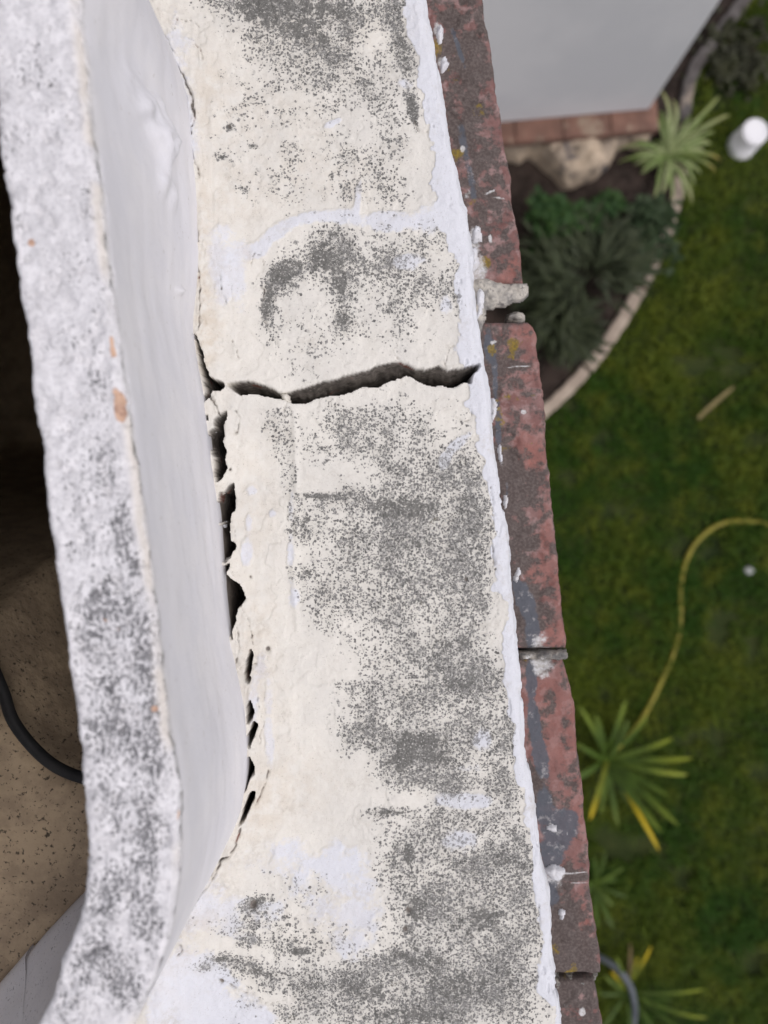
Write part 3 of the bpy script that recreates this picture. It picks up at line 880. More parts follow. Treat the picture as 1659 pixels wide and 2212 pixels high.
BMASK_RED = [(1110, 580, 26, 20, .9), (1092, 600, 18, 12, .7), (1150, 720, 20, 30, .5), (1130, 800, 60, 50, .3), (1150, 985, 26, 30, .95), (1140, 940, 30, 30, .5), (1180, 1180, 14, 120, .6),
             (1155, 1240, 20, 20, .8), (1205, 1260, 12, 60, .5), (1200, 1370, 30, 30, .8), (1190, 1500, 60, 60, .5), (1210, 1600, 60, 70, .5), (1240, 1750, 40, 100, .45), (1262, 1990, 14, 60, .7),
             (1130, 720, 40, 14, .6)]
BMASK_SLATE = [(990, 100, 7, 60, .9, -18), (1000, 300, 12, 60, .7, -10), (1020, 400, 12, 60, .7, -8), (1040, 600, 8, 50, .6), (1058, 750, 14, 40, .95), (1070, 820, 8, 60, .8), (1078, 920, 9, 60, .8),
               (1095, 1050, 6, 60, .6), (1130, 1290, 20, 50, 1.0, -18), (1150, 1360, 18, 50, 1.0), (1150, 1460, 14, 50, 1.0), (1155, 1560, 16, 60, 1.0, -10), (1170, 1640, 20, 50, .95, -10),
               (1175, 1740, 20, 40, 1.0), (1215, 1790, 40, 55, 1.0, 20), (1190, 1850, 24, 40, 1.0), (1195, 1930, 18, 40, .9), (1205, 2060, 14, 24, .5), (1180, 2150, 16, 30, .5)]


def stain_attrs(x, y, z):
    u = x / (CAM_Z - z) * F + 830
    v = 1106 - y / (CAM_Z - z) * F
    R_ = blobs(u, v, BMASK_SOOT)
    G_ = blobs(u, v, BMASK_WHITE) * 0.86
    B_ = blobs(u, v, BMASK_YEL)
    A_ = blobs(u, v, BMASK_RED)
    S_ = blobs(u, v, BMASK_SLATE)
    fr = np.abs(y) > 0.36
    R_ = np.where(fr, 0.40, np.clip(R_ * 0.85 + 0.12, 0, 1)) * (1 - 0.7 * A_)
    return {'mask': np.stack([R_, G_, B_, A_], 1), 'slate': S_}


def make_brick(edge, y0, y1, zt, seed, thick=0.05, res=0.0011, depth=0.13, corner=0.004):
    """one brick between y0 < y < y1 whose outer edge follows edge (world x, y)"""
    e = np.asarray(edge)
    o_ = np.argsort(e[:, 1])
    e = e[o_]
    k = 14
    ny = int((y1 - y0) / res)
    nx = int(depth / res / 1.3)
    ty = np.linspace(0, 1, ny)
    tx = np.linspace(0, 1, nx)
    TY, TX = np.meshgrid(ty, tx, indexing='ij')
    Yb = y0 + (y1 - y0) * TY
    xr = np.interp(Yb, e[:, 1], e[:, 0])
    xr = xr + 0.0012 * fbm(Yb, Yb * 0 + seed, 0.018, 4, seed, 0.6)
    Xb = xr - depth * (1 - TX)
    dx = xr - Xb
    dy = np.minimum(Yb - y0, y1 - Yb)
    cr = corner * (1 + 0.6 * fbm(Xb, Yb, 0.02, 3, seed + 4))
    q = np.clip(1 - np.minimum(dx, dy) / cr, 0, 1)
    Zb_ = zt - cr * (1 - np.sqrt(np.clip(1 - q * q, 0, 1)))
    Zb_ += 0.0011 * fbm(Xb, Yb, 0.03, 4, seed + 8, 0.6) + 0.0005 * fbm(Xb, Yb, 0.006, 3, seed + 12)
    pit = fbm(Xb, Yb, 0.016, 4, seed + 15, 0.6)
    Zb_ -= 0.0016 * sst(0.45, 0.62, pit)
    # rounded plan corners
    # skirt rows straight down on all four sides
    def ring(Aa, kk, down=False):
        t = np.pad(Aa, kk, mode='edge')
        return t
    Xp, Yp, Zp = ring(Xb, k), ring(Yb, k), ring(Zb_, k)
    I, J = np.meshgrid(np.arange(Xp.shape[0]), np.arange(Xp.shape[1]), indexing='ij')
    oi = np.maximum(np.maximum(k - I, I - (Xp.shape[0] - 1 - k)), 0)
    oj = np.maximum(np.maximum(k - J, J - (Xp.shape[1] - 1 - k)), 0)
    o2 = np.maximum(oi, oj)
    Zp = Zp - thick * (o2 / k)
    sid = o2 > 0
    Xp = Xp + sid * 0.0012 * fbm(Zp * 1.0, Yp, 0.012, 3, seed + 20) * (oj > 0)
    Yp = Yp + sid * 0.0012 * fbm(Zp * 1.0, Xp, 0.012, 3, seed + 22) * (oi > 0)
    vv = np.stack([Xp.ravel(), Yp.ravel(), Zp.ravel()], 1)
    at = stain_attrs(vv[:, 0], vv[:, 1], ZB)
    return child(mesh_obj('brick', vv, grid_faces(Xp.shape[0], Xp.shape[1], flip=True), M['brick'], attrs=at), parapet)


eA = PA(BR['a'], ZB)
eB = PA(BR['b'], ZB)
eC = PA(BR['c'], ZB)
eD = PA(BR['d'], ZB)
slope = SL
eA2 = np.vstack([[eA[0] + (slope * 0.2, 0.2)], eA])
eD2 = np.vstack([eD, [eD[-1] - (slope * 0.4, 0.4)]])
br1 = make_brick(eA2, P(0, 613, ZB)[1], P(0, 613, ZB)[1] + 0.24, ZB, 210)
br2 = make_brick(eB, P(0, 1402, ZB)[1], P(0, 694, ZB)[1], ZB, 240)
br3 = make_brick(eC, P(0, 2105, ZB)[1], P(0, 1422, ZB)[1], ZB, 270)
yb4 = P(0, 2118, ZB - 0.004)[1]
br4 = make_brick(eD2, yb4 - 0.24, yb4, ZB - 0.005, 300)
# the course goes on beyond the picture
for k_, (ya, xa) in enumerate([(P(0, 613, ZB)[1] + 0.25, None), (P(0, 613, ZB)[1] + 0.50, None), (yb4 - 0.49, None), (yb4 - 0.74, None)]):
    x_at = interp_ext(np.array([ya, ya + 0.24]), nose_w, SL) + 0.036
    make_brick(np.array([[x_at[0], ya], [x_at[1], ya + 0.24]]), ya, ya + 0.24, ZB, 330 + 30 * k_, res=0.004)


def reg5(p):
    return [(995.4 + x * 0.15, 553 + y * 0.15) for x, y in p]


mort = [
    (reg5([(330, 360), (520, 400), (700, 385), (960, 372), (992, 430), (930, 610), (870, 645), (740, 650), (640, 690), (560, 700), (480, 700), (420, 780), (350, 860), (330, 900),
           (300, 1050), (285, 1150), (180, 1150), (120, 700), (100, 360)]), ZB - 0.004, 0.0070, 0.0065),
    (reg5([(650, 880), (700, 840), (770, 815), (880, 830), (912, 870), (890, 945), (780, 960), (650, 950)]), ZB - 0.022, 0.012, 0.006),
    ([(1120, 1404), (1180, 1403), (1222, 1405), (1224, 1416), (1218, 1424), (1160, 1424), (1120, 1422)], ZB - 0.007, 0.0095, 0.003),
    ([(1170, 2100), (1290, 2104), (1286, 2112), (1230, 2124), (1180, 2126)], ZB - 0.012, 0.006, 0.003),
]
for i, (pl_, z, t, r_) in enumerate(mort):
    child(lump('mortar', PA(pl_, z), z, t, 0.0009, r_, M['mortar_pale' if i < 2 else 'mortar'], None, 0.5, 400 + 7 * i), parapet)
# dribbled plaster blobs between nosing and bricks
for i, (u, v, a_, b_) in enumerate([(1031, 505, 10, 22), (1024, 560, 9, 26), (1036, 655, 8, 34), (1066, 885, 7, 22), (1080, 980, 5, 18), (1091, 1085, 4, 16), (985, 425, 6, 16), (950, 75, 6, 22),
                                    (958, 140, 7, 16), (1118, 1240, 6, 14), (1200, 1885, 22, 12), (1212, 1975, 6, 8), (1195, 1790, 10, 8)]):
    th = np.linspace(0, 2 * math.pi, 14, endpoint=False)
    pl_ = [(u + a_ * math.cos(t) * (1 + 0.2 * math.sin(3 * t + i)), v + b_ * math.sin(t) * (1 + 0.2 * math.cos(2 * t + i))) for t in th]
    o = child(lump('plaster_blob', PA(pl_, ZB), ZB, 0.0035, 0.0008, 0.003, M['plaster'], None, 0.5, 450 + 5 * i), parapet)
    at = o.data.attributes.new('mask', 'FLOAT_COLOR', 'POINT')
    at.data.foreach_set('color', np.tile(np.array([0.12, 0.9, 0.2, 0.0], dtype=np.float32), len(o.data.vertices)))
# wall face under the bricks
wx = 0.075
wall_mid = box('wall_face', (wx - 0.15, 0.0, -1.78), (0.30, 5.4, 3.28), M['house_wall'], None, WALL_ANG)
child(wall_mid, parapet)
corb = box('wall_core', (wx - 0.065, 0.0, -0.100), (0.12, 2.2, 0.07), M['mortar'], None, WALL_ANG)
child(corb, parapet)

# ------------------------------------------------------------------ curved shell standing on the ledge
HT = 0.15
TOPO = [(140, -200), (152, -100), (165, 0), (176, 100), (185, 200), (197, 300), (210, 400), (222, 500), (235, 600), (248, 700), (262, 800), (273, 880), (285, 960), (296, 1040), (305, 1120), (318, 1200),
        (330, 1290), (341, 1380), (350, 1480), (362, 1560), (372, 1640), (384, 1720), (388, 1760), (387, 1820), (385, 1880), (380, 1940), (372, 1990), (358, 2050), (340, 2100), (315, 2160), (290, 2212), (240, 2310)]
TOPI = [(-90, -200), (-62, -100), (-38, 0), (-22, 100), (-12, 200), (-5, 330), (0, 400), (10, 455), (20, 520), (38, 600), (45, 640), (53, 720), (60, 800), (72, 900), (85, 980), (98, 1060), (108, 1180), (122, 1260), (135, 1340), (146, 1440),
        (155, 1540), (168, 1640), (178, 1740), (186, 1820), (191, 1880), (185, 1950), (170, 2000), (145, 2060), (115, 2110), (60, 2212), (0, 2310)]
topo_w = PA(TOPO, HT)[::-1]
topi_w = PA(TOPI, HT)[::-1]
# arc-length station of the outline
path = base_ext.copy()
seg = np.hypot(*np.diff(path, axis=0).T)
sL = np.concatenate([[0], np.cumsum(seg)])
tt = np.arange(0, sL[-1], 0.0011)
ox = np.interp(tt, sL, path[:, 0])
oy = np.interp(tt, sL, path[:, 1])
kern = np.hanning(41)
kern /= kern.sum()


def smooth(a):
    p = np.pad(a, 20, mode='reflect', reflect_type='odd')
    return np.convolve(p, kern, 'valid')


ox, oy = smooth(ox), smooth(oy)
tx_, ty_ = np.gradient(ox), np.gradient(oy)
ln = np.hypot(tx_, ty_)
nx_, ny_ = ty_ / ln, -tx_ / ln            # outward (to +x)
# top outline: where the traced top edge exists follow it (same y station), else the foot outline
topx = np.interp(oy, topo_w[:, 1], topo_w[:, 0])
wgt = sst(0.225, 0.25, np.abs(oy))
off_top = np.where(wgt < 1, (topx - ox) * (1 - wgt), 0)
off_top = smooth(off_top)
# thickness of the shell at the top
thx = np.interp(oy, topi_w[:, 1], topi_w[:, 0])
th_h = np.clip((topx - thx) * np.clip(np.abs(nx_), 0.6, 1), 0.02, 0.05)
THK = np.where((oy < 0.25) & (oy > -0.22), th_h, 0.036)
THK = smooth(smooth(THK))
secO = np.concatenate([np.linspace(-0.06, -0.002, 14), np.linspace(0, HT - 0.003, 60)])
nO = len(secO)
nTp = 44
nI = 60
rows = len(tt)
cols = nO + nTp + nI
SX = np.zeros((rows, cols))
SY = np.zeros((rows, cols))
SZ = np.zeros((rows, cols))
q = np.zeros((rows, cols))
for j, z in enumerate(secO):
    k_ = np.clip(z / HT, 0, 1)
    SX[:, j] = ox + off_top * k_
    SY[:, j] = oy
    SZ[:, j] = z
tp = np.linspace(0, 1, nTp)
for j, t in enumerate(tp):
    SX[:, nO + j] = ox + off_top - nx_ * THK * t
    SY[:, nO + j] = oy - ny_ * THK * t
    e_ = np.minimum(t, 1 - t) * THK
    SZ[:, nO + j] = HT - 0.0028 * (1 - np.clip(e_ / 0.003, 0, 1)) ** 2
for j, z in enumerate(np.linspace(HT - 0.004, -0.12, nI)):
    flare = 0.045 * (1 - sst(-0.33, -0.20, oy)) * np.clip((HT - z) / HT, 0, 1.0) ** 2.2
    SX[:, nO + nTp + j] = ox + off_top - nx_ * (THK + flare)
    SY[:, nO + nTp + j] = oy - ny_ * (THK + flare)
    SZ[:, nO + nTp + j] = z
cN = np.concatenate([-np.ones(nO), tp, np.ones(nI)])[None, :]
S1 = tt[:, None] + 0 * SX
S2 = np.concatenate([secO, HT + tp * 0.036, HT + 0.036 + np.linspace(0.004, 0.27, nI)])[None, :] + 0 * SX
edge_w = np.zeros((rows, cols))
lum = fbm(S1, S2, 0.014, 4, 500, 0.6)
isT = np.zeros((1, cols))
isT[0, nO - 2:nO + nTp + 1] = 1
hside = 0.0005 * fbm(S1 * 0.6, S2 * 1.5, 0.02, 4, 505) + 0.0009 * fbm(S1, S2, 0.08, 2, 510)
# inner edge of the rim is broken into lumps
innerE = np.exp(-((np.arange(cols) - (nO + nTp)) / 5.0) ** 2)[None, :]
outerE = np.exp(-((np.arange(cols) - nO) / 2.5) ** 2)[None, :]
dispn = hside * (1 - isT) + 0.0
nsgn = np.concatenate([np.ones(nO), np.linspace(1, -1, nTp), -np.ones(nI)])[None, :]
dn_ = dispn * nsgn - innerE * 0.0016 * lum + outerE * 0.0007 * fbm(S1, S2, 0.008, 3, 520)
# plaster bulge on the outer side near the top of the picture
SU = SX / (CAM_Z - SZ) * F + 830
SV = 1106 - SY / (CAM_Z - SZ) * F
osel = (np.arange(cols) < nO)[None, :]
bul = blobs(SU, SV, [(318, 230, 24, 22, .6), (345, 290, 20, 40, 1.0, -20), (350, 320, 12, 40, .7), (290, 200, 20, 50, .3, -20), (388, 627, 6, 6, .5), (350, 380, 10, 40, .4), (370, 420, 8, 30, .3)]) * osel
dn_ = dn_ + 0.009 * bul * (1 + 0.35 * fbm(S1, S2, 0.008, 4, 530))
# flare of plaster at the foot
dn_ = dn_ + osel * (0.0 * (1 - sst(0, 0.02, SZ)) * (SZ >= -0.001) * (1 + 0.5 * fbm(S1, S2, 0.02, 3, 535)))
SX = SX + nx_[:, None] * dn_
SY = SY + ny_[:, None] * dn_
ht = (0.0012 * fbm(S1, S2, 0.03, 3, 540) + 0.0006 * fbm(S1, S2, 0.007, 3, 545)) - 0.0014 * sst(0.35, 0.55, fbm(S1, S2, 0.006, 3, 549)) + 0.0006 * fbm(S1, S2, 0.0035, 2, 553)
SZ = SZ + ht * isT - 0.0018 * innerE * np.clip(lum, -1, 1)
RL = blobs(SU, SV, [(60, 150, 60, 40, .45), (110, 180, 16, 8, .8), (85, 100, 20, 10, .7, 30), (90, 160, 10, 10, .7), (40, 470, 14, 22, .75), (30, 280, 30, 40, .45), (130, 260, 30, 60, .35), (190, 420, 14, 60, .55), (110, 430, 30, 30, .45),
                    (60, 560, 60, 60, .3), (150, 560, 60, 60, .28), (215, 620, 20, 80, .35), (180, 720, 40, 60, .4), (120, 780, 50, 70, .3), (210, 830, 30, 70, .5),
                    (190, 960, 60, 60, .45), (230, 1010, 30, 60, .7), (160, 1060, 50, 60, .42), (265, 1150, 20, 70, .8), (200, 1180, 70, 60, .45), (290, 1230, 18, 40, .7),
                    (220, 1290, 60, 40, .65), (260, 1330, 60, 40, .6), (200, 1380, 70, 60, .5), (310, 1400, 30, 80, .6), (240, 1480, 80, 70, .6), (330, 1520, 20, 60, .6),
                    (260, 1600, 70, 60, .6), (220, 1580, 40, 20, .6), (330, 1640, 30, 70, .65), (300, 1760, 70, 70, .6), (230, 1720, 40, 60, .5), (320, 1830, 20, 60, .7), (260, 1900, 60, 60, .5),
                    (230, 1950, 30, 30, .6), (320, 1990, 36, 60, .6), (200, 2010, 40, 60, .42), (240, 2080, 60, 40, .55), (180, 2110, 40, 60, .45), (270, 2140, 40, 40, .65), (150, 2180, 50, 50, .4)])
RL = np.clip(RL * (0.55 + 0.45 * sst(500, 1300, SV)) + 0.03 + 0.15 * fbm(S1, S2, 0.02, 4, 560), 0, 1) * isT
inn_sel = (np.arange(cols) >= nO + nTp)[None, :]
RL = RL + inn_sel * 0.12
BR_ = blobs(SU, SV, [(261, 880, 15, 34, .95), (244, 760, 8, 14, .8), (242, 735, 6, 12, .7), (66, 523, 10, 10, .8), (225, 1340, 14, 6, .55, 30), (255, 1360, 10, 10, .5), (386, 1760, 4, 20, .8),
                     (250, 840, 8, 20, .5), (336, 1530, 9, 8, .8), (150, 1780, 0.1, 0.1, 0)]) * isT
cream_e = outerE
rawm = (SZ < -0.0015) * osel * 1.0
rmask = np.stack([RL.ravel(), (isT + 0 * SX).ravel(), np.clip(BR_, 0, 1).ravel(), rawm.ravel()], 1)
lip_w = (np.exp(-((np.arange(cols) - nO - 1) / 2.2) ** 2)[None, :] * sst(-0.2, 0.3, fbm(S1, S2 * 0, 0.03, 3, 570))).ravel()
shell_root = empty('curved_parapet_shell', (-0.1, 0, 0), 'curved white clay shell with a speckled top edge standing on the cracked ledge', 'parapet shell')
bpy.context.view_layer.update()
shell = child(mesh_obj('shell_wall', np.stack([SX.ravel(), SY.ravel(), SZ.ravel()], 1), grid_faces(rows, cols), M['rim'], attrs={'mask': rmask, 'lip': lip_w}), shell_root)

# ------------------------------------------------------------------ inside the shell: dusty floor, cable
M['inner'] = mat_simple('dusty_brown_render', (0.42, 0.325, 0.215), (0.30, 0.23, 0.155), 40, 0.9, 0.8, 0.002, c3=(0.07, 0.055, 0.04), s3=330)
xs_ = np.arange(-1.3, -0.09, 0.005)
ys_ = np.arange(-0.5, 1.3, 0.005)
GX, GY = np.meshgrid(xs_, ys_)
arcx = PA([(-60, 1400), (-10, 1490), (20, 1540), (60, 1600), (110, 1650), (170, 1683), (215, 1695)], -0.02)
yline = np.interp(GX, arcx[:, 0], arcx[:, 1])
below = sst(-0.006, 0.03, GY - yline)
GZ = -0.012 - 0.05 * below - 0.75 * sst(0.01, 0.22, GY - yline) + 0.0014 * fbm(GX, GY, 0.03, 4, 600)  # deep drop beyond the arc, shaped so that the hollow falls dark
GZ = np.where((GX < -1.2) | (GY > 1.2), 0.119, GZ)          # raised border, added to shut stray light out of the hollow
mesh_inner = mesh_obj('terrace_shelf', np.stack([GX.ravel(), GY.ravel(), GZ.ravel()], 1), grid_faces(len(ys_), len(xs_)), M['inner'])
tag(mesh_inner, 'speckled brown render floor inside the curved shell', None, None, 'structure')
M['rubber'] = mat_simple('black_rubber', (0.012, 0.012, 0.013), (0.02, 0.02, 0.02), 60, 0.6, 0.1, 0.001)
cpts = PA([(-70, 1330), (-22, 1440), (5, 1500), (28, 1555), (70, 1612), (120, 1655), (180, 1682), (240, 1690)], 0.0)
cz = [-0.004, -0.003, -0.002, 0.0, 0.0, 0.0, -0.001, -0.003]
cable = tube('black_cable', [(p[0], p[1], z) for p, z in zip(cpts, cz)], 0.0037, M['rubber'])
tag(cable, 'black rubber cable curving across the brown floor inside the shell', 'cable')
M['block'] = mat_simple('shade_slab_paint', (0.5, 0.49, 0.47), (0.42, 0.41, 0.39), 6, 0.9, 0.2, 0.002)
tw = box('shade_slab', (-0.740, 0.51, 0.14), (1.10, 1.46, 0.04), M['block'], None, 0, 0.006)  # added out of view, keeps sky light off the floor behind the shell
tag(tw, 'thin slab added out of view to shade the hollow behind the curved shell', 'slab')

# ------------------------------------------------------------------ ground
ZG = -3.40
lawn_m = NT('lawn_soil')
nA = lawn_m.noise(1.3, 4, 0.6)
nB = lawn_m.noise(14, 4, 0.65)
c_ = lawn_m.mix(lawn_m.ramp(nA, 0.35, 0.65), (0.014, 0.026, 0.006), (0.030, 0.042, 0.009))
c_ = lawn_m.mix(lawn_m.ramp(nB, 0.4, 0.7), c_, (0.04, 0.05, 0.012))
M['lawn'] = lawn_m.finish(c_, 0.95, nB, 0.5, 0.02)
gnd = mesh_obj('lawn', [(-60, -60, ZG), (60, -60, ZG), (60, 60, ZG), (-60, 60, ZG)], [(0, 1, 2, 3)], M['lawn'], smooth=False)
tag(gnd, kind='structure')

KERB = [(1130, 925), (1185, 882), (1235, 835), (1290, 772), (1345, 692), (1390, 615), (1425, 545), (1450, 480), (1466, 420), (1474, 365), (1478, 310), (1481, 250), (1484, 200), (1502, 140), (1540, 90), (1600, 10), (1660, -70)]
kz = ZG + 0.07
kerb_w = PA(KERB, kz)
soil_poly = [tuple(p) for p in kerb_w] + [(kerb_w[-1][0] - 2.5, kerb_w[-1][1] + 1.0), (-0.6, 4.5), (-0.3, 0.3)]
M['soil'] = mat_simple('dark_bed_soil', (0.020, 0.014, 0.011), (0.045, 0.032, 0.026), 9, 0.95, 0.8, 0.02, c3=(0.07, 0.055, 0.045), s3=40)
sp = np.array(soil_poly)
xs_ = np.arange(sp[:, 0].min(), sp[:, 0].max(), 0.03)
ys_ = np.arange(sp[:, 1].min(), sp[:, 1].max(), 0.03)
GX, GY = np.meshgrid(xs_, ys_)
insd = inside(GX, GY, sp)
GZ = ZG + 0.02 + 0.022 * (1 + fbm(GX, GY, 0.25, 5, 620, 0.6))
GZ = np.where(insd, GZ, ZG - 0.05)
soil = mesh_obj('flower_bed', np.stack([GX.ravel(), GY.ravel(), GZ.ravel()], 1), grid_faces(len(ys_), len(xs_)), M['soil'])
tag(soil, kind='structure')

# kerb stones, each its own piece
M['kerb'] = mat_simple('kerb_concrete', (0.42, 0.35, 0.28), (0.33, 0.27, 0.215), 14, 0.95, 0.5, 0.004, c3=(0.20, 0.14, 0.11), s3=5)
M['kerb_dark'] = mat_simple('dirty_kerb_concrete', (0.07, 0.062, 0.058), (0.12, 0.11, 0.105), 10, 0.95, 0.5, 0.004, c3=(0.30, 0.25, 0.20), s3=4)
kr = empty('garden_kerb', (kerb_w[4][0], kerb_w[4][1], ZG), 'thin curved beige kerb between the planting bed and the lawn', 'kerb')
bpy.context.view_layer.update()
ks = np.concatenate([[0], np.cumsum(np.hypot(*np.diff(kerb_w, axis=0).T))])
fine = np.arange(0, ks[-1], 0.02)
fx, fy = np.interp(fine, ks, kerb_w[:, 0]), np.interp(fine, ks, kerb_w[:, 1])
kk = np.hanning(15)
kk /= kk.sum()
fx = np.convolve(np.pad(fx, 7, mode='reflect', reflect_type='odd'), kk, 'valid')
fy = np.convolve(np.pad(fy, 7, mode='reflect', reflect_type='odd'), kk, 'valid')
gx, gy = np.gradient(fx), np.gradient(fy)
gl = np.hypot(gx, gy)
i0 = 0
ki = 0
while i0 < len(fine) - 4:
    i1 = min(i0 + int(24 + 3 * math.sin(ki * 2.3)), len(fine) - 1)
    idx = np.arange(i0, i1)
    hw = 0.031 + 0.002 * math.sin(ki * 1.7)
    prof = [(-hw, -0.08), (-hw, -0.006), (-hw + 0.008, 0), (hw - 0.008, 0), (hw, -0.006), (hw, -0.08)]
    vs_ = []
    for a in idx:
        jit = 0.004 * math.sin(a * 1.3 + ki)
        px, py = gy[a] / gl[a], -gx[a] / gl[a]
        for o_, z_ in prof:
            vs_.append((fx[a] + px * (o_ + jit * 0.5), fy[a] + py * (o_ + jit * 0.5), kz + z_ + 0.002 * math.sin(a * 0.7)))
    n_ = len(prof)
    fs = []
    for a in range(len(idx) - 1):
        for b in range(n_ - 1):
            p0 = a * n_ + b
            fs.append((p0, p0 + n_, p0 + n_ + 1, p0 + 1))
    fs.append(tuple(range(n_)))
    fs.append(tuple(reversed(range((len(idx) - 1) * n_, len(idx) * n_))))
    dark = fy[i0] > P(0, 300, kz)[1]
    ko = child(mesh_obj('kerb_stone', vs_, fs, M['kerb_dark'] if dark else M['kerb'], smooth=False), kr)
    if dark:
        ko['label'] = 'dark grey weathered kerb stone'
    i0 = i1 + (0 if i1 >= len(fine) - 1 else 0)
    ki += 1

# ------------------------------------------------------------------ grass (uncountable)
def blades(n, xr_, yr_, accept, hmin, hmax, wid, mat, name, base_z, clump=0.25, seed=5):
    r = np.random.default_rng(seed)
    x = r.uniform(*xr_, n)
    y = r.uniform(*yr_, n)
    k = accept(x, y)
    x, y = x[k], y[k]
    cl = fbm(x, y, clump, 3, 640)
    h = r.uniform(hmin, hmax, len(x)) * (1 + 0.45 * cl)
    a = r.uniform(0, 2 * math.pi, len(x))
    lean = r.uniform(0.25, 1.1, len(x))
    dx, dy = np.cos(a), np.sin(a)
    w_ = wid * r.uniform(0.6, 1.3, len(x))
    bx, by = -dy * w_, dx * w_
    p0 = np.stack([x - bx, y - by, np.full_like(x, base_z)], 1)
    p1 = np.stack([x + bx, y + by, np.full_like(x, base_z)], 1)
    mx, my = x + dx * h * lean * 0.4, y + dy * h * lean * 0.4
    p2 = np.stack([mx + bx * 0.8, my + by * 0.8, base_z + h * 0.65], 1)
    p3 = np.stack([mx - bx * 0.8, my - by * 0.8, base_z + h * 0.65], 1)
    p4 = np.stack([x + dx * h * lean, y + dy * h * lean, base_z + h * 0.85], 1)
    v = np.stack([p0, p1, p2, p3, p4], 1).reshape(-1, 3)
    b = np.arange(len(x)) * 5
    f = np.concatenate([np.stack([b, b + 1, b + 2], 1), np.stack([b, b + 2, b + 3], 1), np.stack([b + 3, b + 2, b + 4], 1)])
    return mesh_obj(name, v, f, mat, smooth=False)


def foliage_mat(name, c1, c2, c3, s1=1.2, s2=25):
    s = NT(name)
    col = s.mix(s.ramp(s.noise(s1, 4, 0.6), 0.38, 0.62), c1, c2)
    col = s.mix(s.ramp(s.noise(s2, 3, 0.6), 0.45, 0.75), col, c3)
    tr = s.n('ShaderNodeBsdfTranslucent')
    s.L(col, tr.inputs[0])
    mx = s.n('ShaderNodeMixShader')
    mx.inputs[0].default_value = 0.25
    s.finish(col, 0.6)
    s.L(s.b.outputs[0], mx.inputs[1])
    s.L(tr.outputs[0], mx.inputs[2])
    s.L(mx.outputs[0], s.out.inputs[0])
    return s.m


M['grass'] = foliage_mat('grass_blades', (0.036, 0.092, 0.008), (0.105, 0.145, 0.012), (0.15, 0.18, 0.018), 1.5, 6)
gr = blades(150000, (0.0, 3.0), (-3.6, 3.8), lambda x, y: (~inside(x, y, sp)) & ((vnoise(x * 5, y * 5, 650) + 0.25 * vnoise(x * 16, y * 16, 651)) > 0.28),
            0.03, 0.075, 0.0035, M['grass'], 'grass', ZG)
tag(gr, 'short green lawn grass below the parapet', 'grass', kind='stuff')

# ------------------------------------------------------------------ wing of the house, top right
zp = -3.14                                   # top of its brick plinth
cornr = np.array(P(1402, 236, zp))
wdir = np.array([math.cos(WALL_ANG - 0.0), math.sin(WALL_ANG)])      # along the wing's face, towards +x
fl = np.array(P(1085, 264, zp))
wdir = (cornr - fl) / np.linalg.norm(cornr - fl)
wang = math.atan2(wdir[1], wdir[0])
wn_ = np.array([-wdir[1], wdir[0]])          # away from us
wing = empty('house_wing', (cornr[0], cornr[1], ZG), 'flat white painted wall rising at the upper right above a brick and rubble plinth', 'building')
bpy.context.view_layer.update()
Lw, Dw, Hw = 2.2, 2.4, 2.7
cc = cornr - wdir * Lw / 2 + wn_ * Dw / 2
child(box('wall', (cc[0], cc[1], zp + Hw / 2), (Lw, Dw, Hw), M['wall_white'], None, wang, 0.004), wing)
M['wbrick'] = mat_simple('plinth_brick', (0.23, 0.128, 0.095), (0.16, 0.092, 0.07), 8, 0.9, 0.5, 0.004, c3=(0.30, 0.23, 0.17), s3=11)
for k_ in range(9):
    bl = 0.24
    c0 = cornr + wdir * (0.045 - bl / 2 - k_ * (bl + 0.0025))
    c0 = c0 - wn_ * 0.045 + wn_ * 0.06
    child(box('brick', (c0[0], c0[1], zp - 0.026 - 0.002 * (k_ % 2)), (bl, 0.24, 0.05), M['wbrick'], None, wang, 0.006), wing)
M['rubble'] = mat_simple('rubble_footing', (0.52, 0.42, 0.31), (0.33, 0.27, 0.21), 9, 0.95, 0.9, 0.02, c3=(0.08, 0.075, 0.08), s3=8)
rz = ZG - 0.02
foot = [(1060, 300), (1150, 288), (1300, 262), (1425, 245), (1420, 292), (1385, 318), (1345, 338), (1318, 362), (1290, 380), (1245, 392), (1205, 386), (1175, 366), (1155, 350), (1120, 352), (1060, 350)]
child(lump('rubble_footing', PA(foot, rz + 0.12), rz, 0.20, 0.012, 0.085, M['rubble'], None, 0.34, 700), wing)

# ------------------------------------------------------------------ plants
def leaf_mesh(L, w, droop, seg_n=9, fold=0.25, rise=0.6, curl=0.0):
    """a strap leaf along +X from the origin"""
    v, f = [], []
    for i in range(seg_n + 1):
        t = i / seg_n
        wd = w * (0.55 + 0.9 * t) * (1 - t) ** 0.6 * 1.25 if t < 1 else 0
        wd = max(wd, 0.0004)
        x = L * (math.sin(t * math.pi / 2 * 0.9) * 0.35 + t * 0.65)
        z = L * (rise * t - droop * t * t)
        y = curl * L * t * t
        v += [(x, y - wd, z + wd * fold), (x, y, z), (x, y + wd, z + wd * fold)]
    for i in range(seg_n):
        a = i * 3
        f += [(a, a + 3, a + 4, a + 1), (a + 1, a + 4, a + 5, a + 2)]
    return v, f


